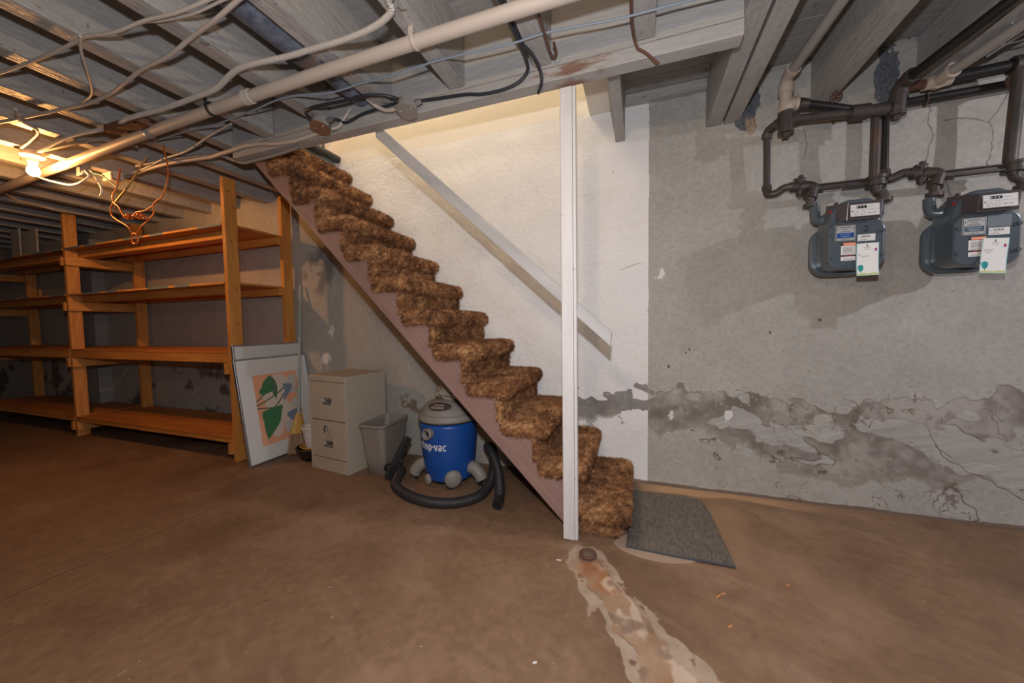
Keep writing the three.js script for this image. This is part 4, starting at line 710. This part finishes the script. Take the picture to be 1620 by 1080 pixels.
{
  const leaf = (c, pts, col) => { c.fillStyle = col; c.beginPath(); c.moveTo(...pts[0]); for (let i = 1; i + 1 < pts.length; i += 2) c.quadraticCurveTo(...pts[i], ...pts[i + 1]); c.closePath(); c.fill(); };
  const art = canvasTex(768, 1024, (c, w, h) => {
    c.fillStyle = '#d9d6cf'; c.fillRect(0, 0, w, h); const x0 = 150, y0 = 165, x1 = 640, y1 = 880; c.save(); c.beginPath(); c.rect(x0, y0, x1 - x0, y1 - y0); c.clip();
    c.fillStyle = '#e9a982'; c.fillRect(x0, y0, x1 - x0, y1 - y0);
    c.fillStyle = '#dccabb'; for (const [x, y, rx, ry] of [[420, 290, 120, 110], [360, 480, 130, 100], [440, 590, 150, 110], [330, 740, 70, 90], [270, 350, 60, 80], [520, 700, 110, 120]]) { c.beginPath(); c.ellipse(x, y, rx, ry, 0.4, 0, 7); c.fill(); }
    c.fillStyle = '#c9c2bb'; for (const [x, y, r] of [[575, 255, 52], [590, 520, 60], [540, 330, 70], [470, 760, 60]]) { c.beginPath(); c.arc(x, y, r, 0, 7); c.fill(); }
    c.strokeStyle = '#4f6e5a'; c.lineWidth = 13; c.lineCap = 'round'; for (const p of [[150, 430, 290, 340, 300, 330], [150, 470, 330, 420, 470, 330], [160, 500, 300, 520, 420, 540], [300, 540, 400, 480, 450, 400]]) { c.beginPath(); c.moveTo(p[0], p[1]); c.quadraticCurveTo(...p.slice(2)); c.stroke(); }
    leaf(c, [[330, 180], [240, 230, ], [225, 300], [170, 340], [215, 370], [280, 370], [330, 350], [345, 400], [360, 440], [410, 330], [385, 260], [370, 210], [330, 180]], '#3f7a4f'); leaf(c, [[330, 190], [350, 300], [360, 430], [410, 320], [330, 190]], '#5b6b5f');
    leaf(c, [[200, 540], [280, 520], [420, 510], [400, 600], [370, 680], [300, 760], [215, 830], [190, 720], [200, 640], [180, 590], [200, 540]], '#427d52');
    leaf(c, [[450, 290], [520, 290], [570, 310], [560, 370], [500, 420], [470, 450], [450, 480], [430, 430], [470, 380], [470, 330], [450, 290]], '#7f8da0'); leaf(c, [[450, 620], [560, 560], [640, 600], [610, 690], [540, 720], [480, 690], [450, 620]], '#7688a0'); leaf(c, [[560, 360], [620, 330], [650, 420], [600, 430], [560, 360]], '#b9b6b2');
    c.restore();
  });
  const art2 = canvasTex(256, 384, (c, w, h) => { c.fillStyle = '#cfcbc5'; c.fillRect(0, 0, w, h); c.fillStyle = '#c79f8c'; c.beginPath(); c.ellipse(140, 90, 62, 46, 0, 0, 7); c.fill(); c.fillStyle = '#b9b2ab'; c.fillRect(60, 120, 150, 190); });
  framed(-2.79, 0.012, 0.59, 0.925, 0.142, 'taller silver framed picture leaning on the shelf post, mostly hidden', art2);
  framed(-2.742, 0.008, 0.62, 0.82, 0.155, 'silver framed print of green leaves on peach, leaning in front of another frame', art);
}
// ------------------------------------------------------------ broom, tub, bowl and bucket beside the cabinet
{
  const br = thing('broom', 'upright broom with a grey handle and yellow cap, leaning in the corner by the frames', 'broom');
  const top = [-2.845, 1.42, 0.035], neck = [-2.69, 0.31, 0.235];
  mesh('handle', rod(neck, top, 0.0115, 12), std({ color: 0x9fa79f, roughness: 0.45 }), br);
  const ax = V(...top).sub(V(...neck)).normalize(), q = new THREE.Quaternion().setFromUnitVectors(V(0, 1, 0), ax);
  const place = (g) => { g.applyQuaternion(q); g.translate(...neck); return g; };
  const cap = new THREE.CylinderGeometry(0.022, 0.07, 0.17, 16, 4); cap.scale(1, 1, 0.42); cap.rotateY(1.35); cap.translate(0, -0.06, 0); mesh('cap', place(cap), std({ color: 0xc99a4a, roughness: 0.5 }), br);
  const bm = std({ color: 0xb59374, roughness: 0.9 }), bristles = [];
  for (let i = 0; i < 150; i++) { const a = rr(-1, 1), b = rr(-0.4, 0.4); const x = a * 0.062, z = b * 0.06; bristles.push(rod([x, -0.14, z], [x * 1.22 + rr(-0.008, 0.008), -0.30 + rr(-0.008, 0.004), z * 1.2 + rr(-0.008, 0.008)], 0.002, 3)); }
  const bg = mergeGeometries(bristles); bg.rotateY(1.35); place(bg); { const p = bg.attributes.position; for (let i = 0; i < p.count; i++) if (p.getY(i) < 0.004) p.setY(i, 0.004); }
  const bo = mesh('bristles', bg, bm, br); bo.userData.kind = 'stuff';
  const tub = (name, prof, m, p, sx, sz, label, cat) => { const g = new THREE.LatheGeometry(prof.map(a => new THREE.Vector2(...a)), 36); g.scale(sx, 1, sz); const o = mesh(name, g, m); o.position.set(...p); tag(o, label, cat); return o; };
  tub('black_tub', [[0, 0.002], [0.10, 0.002], [0.122, 0.06], [0.13, 0.085], [0.142, 0.088], [0.142, 0.096], [0.126, 0.096], [0.116, 0.06], [0.095, 0.008], [0, 0.008]], std({ color: 0x1b1c1e, roughness: 0.25 }), [-2.462, 0, 0.29], 0.97, 0.95, 'glossy black plastic tub on the floor beside the filing cabinet', 'tub');
  tub('yellow_bowl', [[0, 0.002], [0.06, 0.002], [0.104, 0.095], [0.109, 0.095], [0.107, 0.101], [0.1, 0.101], [0.056, 0.008], [0, 0.008]], std({ color: 0xb7873e, roughness: 0.4 }), [-2.462, 0.008, 0.288], 1, 1, 'mustard yellow bowl sitting inside the black tub', 'bowl');
  const bk = thing('white_bucket', 'small white plastic bucket standing in the yellow bowl', 'bucket', null, [-2.462, 0.017, 0.286]);
  mesh('pail', new THREE.LatheGeometry([[0, 0], [0.056, 0], [0.088, 0.235], [0.096, 0.236], [0.096, 0.246], [0.084, 0.246], [0.052, 0.006], [0, 0.006]].map(a => new THREE.Vector2(...a)), 36), std({ color: 0xd8d2cc, roughness: 0.4 }), bk);
  mesh('rim_band', new THREE.TorusGeometry(0.0925, 0.0045, 8, 36).rotateX(Math.PI / 2).translate(0, 0.224, 0), std({ color: 0xc9c3bc, roughness: 0.4 }), bk);
}
// ------------------------------------------------------------ filing cabinet
{
  const t = mapTex(256, 256, 0, 0, 0.5, 0.5, (x, y) => { const n = fbm(x * 160, y * 160, 2); return [...mix3([172, 162, 145], [182, 172, 155], n), n]; });
  const cm = std({ map: t.map, bumpMap: t.bump, bumpScale: 0.0003, roughness: 0.5 });
  const g = thing('filing_cabinet', 'beige two-drawer metal filing cabinet with a key in its lock', 'filing cabinet', null, [-2.118, 0, 0.477]); g.rotation.y = -0.117;
  const W = 0.196, H = 0.70, D = 0.375;
  mesh('body', mergeGeometries([box(-W, -W + 0.012, 0, H - 0.02, -D, -0.002, 0.002), box(W - 0.012, W, 0, H - 0.02, -D, -0.002, 0.002), box(-W, W, 0, H - 0.02, -D, -D + 0.01, 0.002), box(-W + 0.01, W - 0.01, 0, 0.09, -0.03, -0.003, 0.002), box(-W + 0.01, W - 0.01, 0.05, H - 0.04, -0.05, -0.03, 0)]), cm, g);
  mesh('top', box(-W - 0.001, W + 0.001, H - 0.045, H, -D - 0.001, 0.001, 0.006), cm, g);
  const drawer = (y0, y1, lock) => {
    const hx = 0.046, yc = (y0 + y1) / 2 + (lock ? -0.03 : 0.0), hh = 0.023;
    const s = rrect(2 * W - 0.028, y1 - y0, 0.003, 0, (y0 + y1) / 2); const hole = rrect(2 * hx, 2 * hh, 0.003, 0, yc); s.holes.push(new THREE.Path(hole.getPoints(4).reverse()));
    const d = mesh('drawer', metreUV(extrude(s, 0.022, -0.024, 0.002, 1), 'x'), cm, g);
    const p = mesh('pull', mergeGeometries([box(-hx - 0.004, hx + 0.004, yc - hh - 0.004, yc + hh + 0.004, -0.030, -0.027, 0), box(-hx, hx, yc - hh, yc - hh + 0.018, -0.012, 0.002, 0.003), box(-hx, hx, yc + hh - 0.003, yc + hh, -0.026, 0.0, 0.001)]), M.steel, d);
    p.userData.label = 'recessed steel drawer pull';
    if (lock) {
      mesh('lock', new THREE.CylinderGeometry(0.0095, 0.011, 0.012, 18).rotateX(Math.PI / 2).translate(-0.015, y1 - 0.035, 0.003), M.steel, d);
      mesh('key', mergeGeometries([box(-0.027, -0.025, y1 - 0.085, y1 - 0.04, 0.002, 0.012, 0.0005), new THREE.TorusGeometry(0.009, 0.002, 6, 16).translate(-0.026, y1 - 0.062, 0.008)].map(q => q.index ? q.toNonIndexed() : q)), std({ color: 0x6e6558, roughness: 0.4, metalness: 0.7 }), d);
      mesh('key_string', tube([[-0.012, y1 - 0.036, 0.01], [0.008, y1 - 0.06, 0.006], [0.02, y1 - 0.10, 0.004], [0.032, yc + hh, 0.002]], 0.0016, 6, 5), std({ color: 0x6e6558, roughness: 0.8 }), d);
    }
  };
  drawer(0.098, 0.368, true); drawer(0.376, 0.652, false);
}
// ------------------------------------------------------------ wastebasket
{
  const g = thing('wastebasket', 'empty grey plastic wastebasket between the filing cabinet and the blue vacuum', 'wastebasket', null, [-1.755, 0, 0.31]); g.rotation.y = 0.08;
  const loop = (w, d, r, n = 10) => { const s = rrect(w, d, r); return s.getPoints(n); };
  const rings = [[0.14, 0.235, 0.03, 0.0], [0.162, 0.27, 0.034, 0.12], [0.194, 0.325, 0.038, 0.33], [0.198, 0.330, 0.038, 0.346], [0.212, 0.346, 0.046, 0.350], [0.216, 0.350, 0.047, 0.358], [0.212, 0.346, 0.046, 0.366], [0.192, 0.326, 0.036, 0.366], [0.188, 0.32, 0.036, 0.33], [0.134, 0.228, 0.028, 0.006]];
  const pos = [], idx = []; let n = 0;
  rings.forEach(([w, d, r, y], k) => { const p = loop(w, d, r); n = p.length; for (const q of p) pos.push(q.x, y, -q.y); if (k) for (let i = 0; i < n; i++) { const a = (k - 1) * n + i, b = (k - 1) * n + (i + 1) % n; idx.push(a, b, a + n, b, b + n, a + n); } });
  for (const k of [0, rings.length - 1]) { const c = pos.length / 3; pos.push(0, rings[k][3], 0); for (let i = 0; i < n; i++) { const a = k * n + i, b = k * n + (i + 1) % n; k ? idx.push(c, a, b) : idx.push(c, b, a); } }
  const geo = new THREE.BufferGeometry(); geo.setAttribute('position', new THREE.Float32BufferAttribute(pos, 3)); geo.setIndex(idx); const flat = geo.toNonIndexed(); geo.computeVertexNormals();
  mesh('bin', geo, new THREE.MeshStandardMaterial({ color: 0x8a8178, roughness: 0.5, side: THREE.DoubleSide }), g); flat.dispose();
}
// ------------------------------------------------------------ wet and dry vacuum
{
  const g = thing('shop_vacuum', 'blue and grey wet-dry vacuum drum under the stairs, with its name printed in white', 'vacuum', null, [-1.205, 0, 0.335]);
  const grey = std({ color: 0x8d877f, roughness: 0.55 }), blue = new THREE.Color(0x1c4f9c), lathe = (p, n = 56) => new THREE.LatheGeometry(p.map(a => new THREE.Vector2(...a)), n);
  mesh('drum', lathe([[0, 0.045], [0.15, 0.045], [0.158, 0.055], [0.172, 0.15], [0.186, 0.30], [0.192, 0.40], [0.192, 0.43], [0, 0.43]]), std({ color: blue, roughness: 0.35 }), g);
  mesh('lid', lathe([[0, 0.43], [0.2, 0.43], [0.203, 0.445], [0.2, 0.465], [0.19, 0.475], [0.186, 0.478], [0.182, 0.474], [0.17, 0.508], [0.14, 0.536], [0.105, 0.552], [0.07, 0.56], [0, 0.564]]), grey, g);
  const tx = canvasTex(1024, 256, (c, w, h) => { c.fillStyle = '#1c4f9c'; c.fillRect(0, 0, w, h); c.fillStyle = '#e8e6e2'; c.font = 'bold 236px sans-serif'; c.textAlign = 'center'; c.textBaseline = 'middle'; c.save(); c.translate(w / 2, h / 2); const m = c.measureText('shop·vac').width || 900; c.scale(Math.min(1.3, 960 / m), 1); c.fillText('shop·vac', 0, 0); c.restore(); });
  const ph0 = -46 * Math.PI / 180, ph1 = 26 * Math.PI / 180, lb = new THREE.CylinderGeometry(0.1880, 0.1830, 0.076, 40, 1, true, ph0, ph1 - ph0); lb.translate(0, 0.285, 0);
  mesh('name_print', lb, std({ map: tx, roughness: 0.35 }), g);
  const dir = (d) => [Math.sin(d * Math.PI / 180), Math.cos(d * Math.PI / 180)];
  { const [sx, sz] = dir(-10); const ring = new THREE.Group(); const o = lathe([[0.028, 0], [0.034, 0], [0.036, 0.03], [0.034, 0.04], [0.026, 0.04], [0.024, 0.0]], 28); o.rotateX(Math.PI / 2); o.rotateY(-10 * Math.PI / 180); o.translate(sx * 0.188, 0.372, sz * 0.188); mesh('hose_port', o, grey, g); const d = new THREE.CircleGeometry(0.028, 24); d.rotateY(-10 * Math.PI / 180); d.translate(sx * 0.196, 0.372, sz * 0.196); mesh('port_opening', d, std({ color: 0x1b1c1e, roughness: 0.9 }), g); }
  { // dark label on the lid
    const t2 = canvasTex(512, 256, (c, w, h) => { c.fillStyle = '#8d877f'; c.fillRect(0, 0, w, h); c.fillStyle = '#4c3d3c'; c.beginPath(); c.ellipse(w / 2, h / 2, w / 2 - 4, h / 2 - 6, 0, 0, 7); c.fill(); c.fillStyle = '#cfc6bd'; c.font = 'bold 58px sans-serif'; c.textAlign = 'center'; c.fillText('shop·vac', w / 2 - 10, 108); for (let i = 0; i < 4; i++) { c.fillStyle = '#a2938a'; c.fillRect(104 + i * 66, 136, 54, 60); c.fillStyle = '#5b4a48'; c.fillRect(112 + i * 66, 146, 38, 8); c.fillRect(112 + i * 66, 164, 30, 8); } });
    const pts = [], uvs = [], id = []; const A0 = -30, A1 = 38; for (let j = 0; j <= 8; j++) for (let i = 0; i <= 20; i++) { const a = A0 + (A1 - A0) * i / 20, f = j / 8, r = (f < 0.54 ? 0.17 + (0.14 - 0.17) * f / 0.54 : 0.14 + (0.105 - 0.14) * (f - 0.54) / 0.46), y = (f < 0.54 ? 0.508 + 0.028 * f / 0.54 : 0.536 + 0.016 * (f - 0.54) / 0.46); const [x, z] = dir(a); pts.push(x * (r + 0.002), y + 0.0022, z * (r + 0.002)); uvs.push(i / 20, f); if (i < 20 && j < 8) { const q = j * 21 + i; id.push(q, q + 1, q + 21, q + 1, q + 22, q + 21); } }
    const q = new THREE.BufferGeometry(); q.setAttribute('position', new THREE.Float32BufferAttribute(pts, 3)); q.setAttribute('uv', new THREE.Float32BufferAttribute(uvs, 2)); q.setIndex(id); q.computeVertexNormals(); mesh('lid_label', q, std({ map: t2, roughness: 0.5 }), g);
  }
  for (const [a, s] of [[36, 1], [-30, 0.62]]) { const [x, z] = dir(a); const k = new THREE.SphereGeometry(0.056 * s, 20, 14); k.scale(1, 1.02, 0.55); k.rotateY(a * Math.PI / 180); k.translate(x * 0.165, 0.005 + 0.056 * s + 0.012, z * 0.165); mesh('caster_cap', k, grey, g); }
  for (const a of [-75, 85, 180, 28]) { const [x, z] = dir(a), c = curve([[x * 0.13, 0.12, z * 0.13], [x * 0.19, 0.11, z * 0.19], [x * 0.235, 0.07, z * 0.235], [x * 0.245, 0.045, z * 0.245]]); if (a !== 28) mesh('caster_leg', new THREE.TubeGeometry(c, 12, 0.042, 12).scale(1, 1, 1), grey, g); const w = new THREE.CylinderGeometry(0.02, 0.02, 0.018, 16); w.rotateX(Math.PI / 2); w.rotateY(a * Math.PI / 180); w.translate(x * (a === 28 ? 0.15 : 0.235), 0.021, z * (a === 28 ? 0.15 : 0.235)); mesh('caster_wheel', w, std({ color: 0x2a2a2c, roughness: 0.5 }), g); }
  // hose lying round it
  const h = thing('vacuum_hose', 'black ribbed vacuum hose coiled on the floor round the blue drum', 'hose'); const hm = std({ color: 0x2c2b2b, roughness: 0.5 });
  const HP = [[-1.50, 0.06, 0.50], [-1.46, 0.04, 0.585], [-1.36, 0.031, 0.645], [-1.25, 0.031, 0.685], [-1.11, 0.031, 0.70], [-0.98, 0.031, 0.655], [-0.90, 0.031, 0.56], [-0.885, 0.036, 0.44], [-0.90, 0.10, 0.30], [-0.93, 0.21, 0.24], [-0.95, 0.235, 0.27], [-0.90, 0.22, 0.33], [-0.82, 0.15, 0.42], [-0.77, 0.07, 0.52], [-0.755, 0.034, 0.58]];
  mesh('tube', ribTube(HP, 0.029, 0.045, 0.0085, 14), hm, h);
  mesh('cuff', rod([-0.757, 0.042, 0.565], [-0.747, 0.034, 0.62], 0.0305, 18), hm, h); mesh('cuff_opening', new THREE.CircleGeometry(0.024, 18).lookAt(V(0.18, -0.14, 1)).translate(-0.7466, 0.034, 0.6212), std({ color: 0x0b0b0b, roughness: 0.9 }), h);
  mesh('cuff', rod([-1.502, 0.062, 0.495], [-1.515, 0.075, 0.44], 0.031, 18), hm, h);
  const f = thing('floor_nozzle', 'black vacuum floor nozzle standing on edge beside the wastebasket', 'nozzle');
  { const s = rrect(0.30, 0.05, 0.012); const q = extrude(s, 0.035, 0, 0.006, 2); q.rotateZ(1.05); q.rotateY(0.85); q.translate(-1.565, 0.148, 0.42); mesh('head', q, std({ color: 0x1e1e20, roughness: 0.45 }), f); mesh('clear_guard', rod([-1.60, 0.06, 0.45], [-1.56, 0.13, 0.39], 0.03, 14, 0.022), std({ color: 0x6b6a68, roughness: 0.3 }), f); mesh('neck', rod([-1.57, 0.07, 0.43], [-1.67, 0.055, 0.40], 0.028, 16), std({ color: 0x1e1e20, roughness: 0.45 }), f); }
  // crumpled clear bag
  const bag = new THREE.SphereGeometry(0.085, 40, 28); roughen(bag, 0.03, 22, 3); roughen(bag, 0.012, 60, 8); bag.scale(1.15, 0.62, 0.95); bag.translate(-1.175, 0.61, 0.36);
  const bo = thing('plastic_bag', 'crumpled clear plastic bag of scraps on top of the blue vacuum', 'bag');
  mesh('film', bag, new THREE.MeshPhysicalMaterial({ color: 0xcfc7b4, roughness: 0.18, transmission: 0.55, thickness: 0, clearcoat: 0.6, side: THREE.DoubleSide }), bo);
  mesh('paper', roughen(new THREE.BoxGeometry(0.075, 0.03, 0.05, 8, 4, 6), 0.004, 30).rotateZ(0.2).translate(-1.155, 0.617, 0.37), std({ color: 0xaec4d8, roughness: 0.7 }), bo); mesh('scrap', roughen(new THREE.BoxGeometry(0.08, 0.02, 0.06, 8, 3, 6), 0.004, 30).translate(-1.16, 0.59, 0.37), std({ color: 0x8a4a3a, roughness: 0.7 }), bo);
}
// ------------------------------------------------------------ mats and things on the floor
{
  const flat = (pts, y0, th, mat, name, parent) => { const s = new THREE.Shape(); pts.forEach(([x, z], i) => i ? s.lineTo(x, -z) : s.moveTo(x, -z)); s.closePath(); const g = new THREE.ExtrudeGeometry(s, { depth: th, bevelEnabled: true, bevelSize: 0.004, bevelThickness: 0.002, bevelSegments: 2, bevelOffset: -0.004 }); g.rotateX(-Math.PI / 2); g.translate(0, y0 + 0.002, 0); return mesh(name, metreUV(g, 'x'), mat, parent); };
  const t = mapTex(512, 512, 0, 0, 0.5, 0.5, (x, y) => { const a = vn(x * 300, y * 90), b = vn(x * 500 + 7, y * 320), l = fbm(x * 9, y * 9, 3); const c = mix3([66, 63, 59], [124, 112, 98], clamp(0.5 * a + 0.35 * b + 0.3 * (l - 0.3))); return [...c, 0.6 * a + 0.4 * b]; });
  const pm = thing('door_mat', 'dark grey ribbed door mat on the floor at the foot of the stairs', 'mat');
  flat([[-0.035, 0.15], [0.27, 0.15], [0.345, 0.172], [0.366, 0.30], [0.388, 0.748], [0.16, 0.75], [-0.045, 0.742]], 0.006, 0.006, std({ map: t.map, bumpMap: t.bump, bumpScale: 0.003, roughness: 0.95 }), 'pile', pm);
  flat([[-0.039, 0.146], [0.272, 0.146], [0.349, 0.169], [0.370, 0.30], [0.393, 0.754], [0.16, 0.756], [-0.049, 0.748]], 0.004, 0.004, std({ color: 0x43474d, roughness: 0.7 }), 'rubber_edge', pm);
  const ell = []; for (let i = 0; i <= 30; i++) { const a = Math.PI * (0.05 + 0.9 * i / 30); ell.push([0.075 - 0.19 * Math.cos(a), 0.70 + 0.105 * Math.sin(a)]); } ell.push([0.26, 0.55], [0.0, 0.55]);
  tag(flat(ell, -0.0015, 0.002, std({ color: 0x9c8672, roughness: 0.9 }), 'cardboard_piece'), 'tan piece of cardboard peeking out from under the door mat', 'cardboard');
  const cap = thing('drain_cap', 'round rusty drain plug set in the floor near the white post', 'drain cap', null, [-0.212, 0, 0.862]);
  mesh('rim', new THREE.TorusGeometry(0.032, 0.008, 10, 30).rotateX(Math.PI / 2).translate(0, 0.012, 0), M.rustIron, cap); mesh('dome', new THREE.LatheGeometry([[0, 0.024], [0.016, 0.022], [0.03, 0.014], [0.034, 0.0]].map(a => new THREE.Vector2(...a)), 28), std({ color: 0x6e5a4c, roughness: 0.6, metalness: 0.3 }), cap);
  const chip = (x, z, l, a, col, label) => tag(mesh('wood_splinter', box(-l / 2, l / 2, 0.001, 0.005, -0.003, 0.003, 0.001).rotateY(a).translate(x, 0, z), std({ color: col, roughness: 0.8 })), label, 'splinter', 'splinters on the floor');
  for (const [x, z, l, a] of [[0.29, 0.95, 0.022, 0.9], [0.31, 0.93, 0.02, 0.7], [0.30, 1.09, 0.02, 0.8], [0.56, 0.80, 0.012, 0.2]]) chip(x, z, l, a, 0xc98a58, 'tiny orange-brown wood splinter on the bare floor past the door mat');
  for (const [x, z, l, a] of [[-0.33, 0.93, 0.022, 0], [-0.30, 1.43, 0.014, 0.6]]) chip(x, z, l, a, 0xd8d2c8, 'tiny white paint chip lying on the brown floor beside the peeled strip');
}
renderer.render(scene, camera);
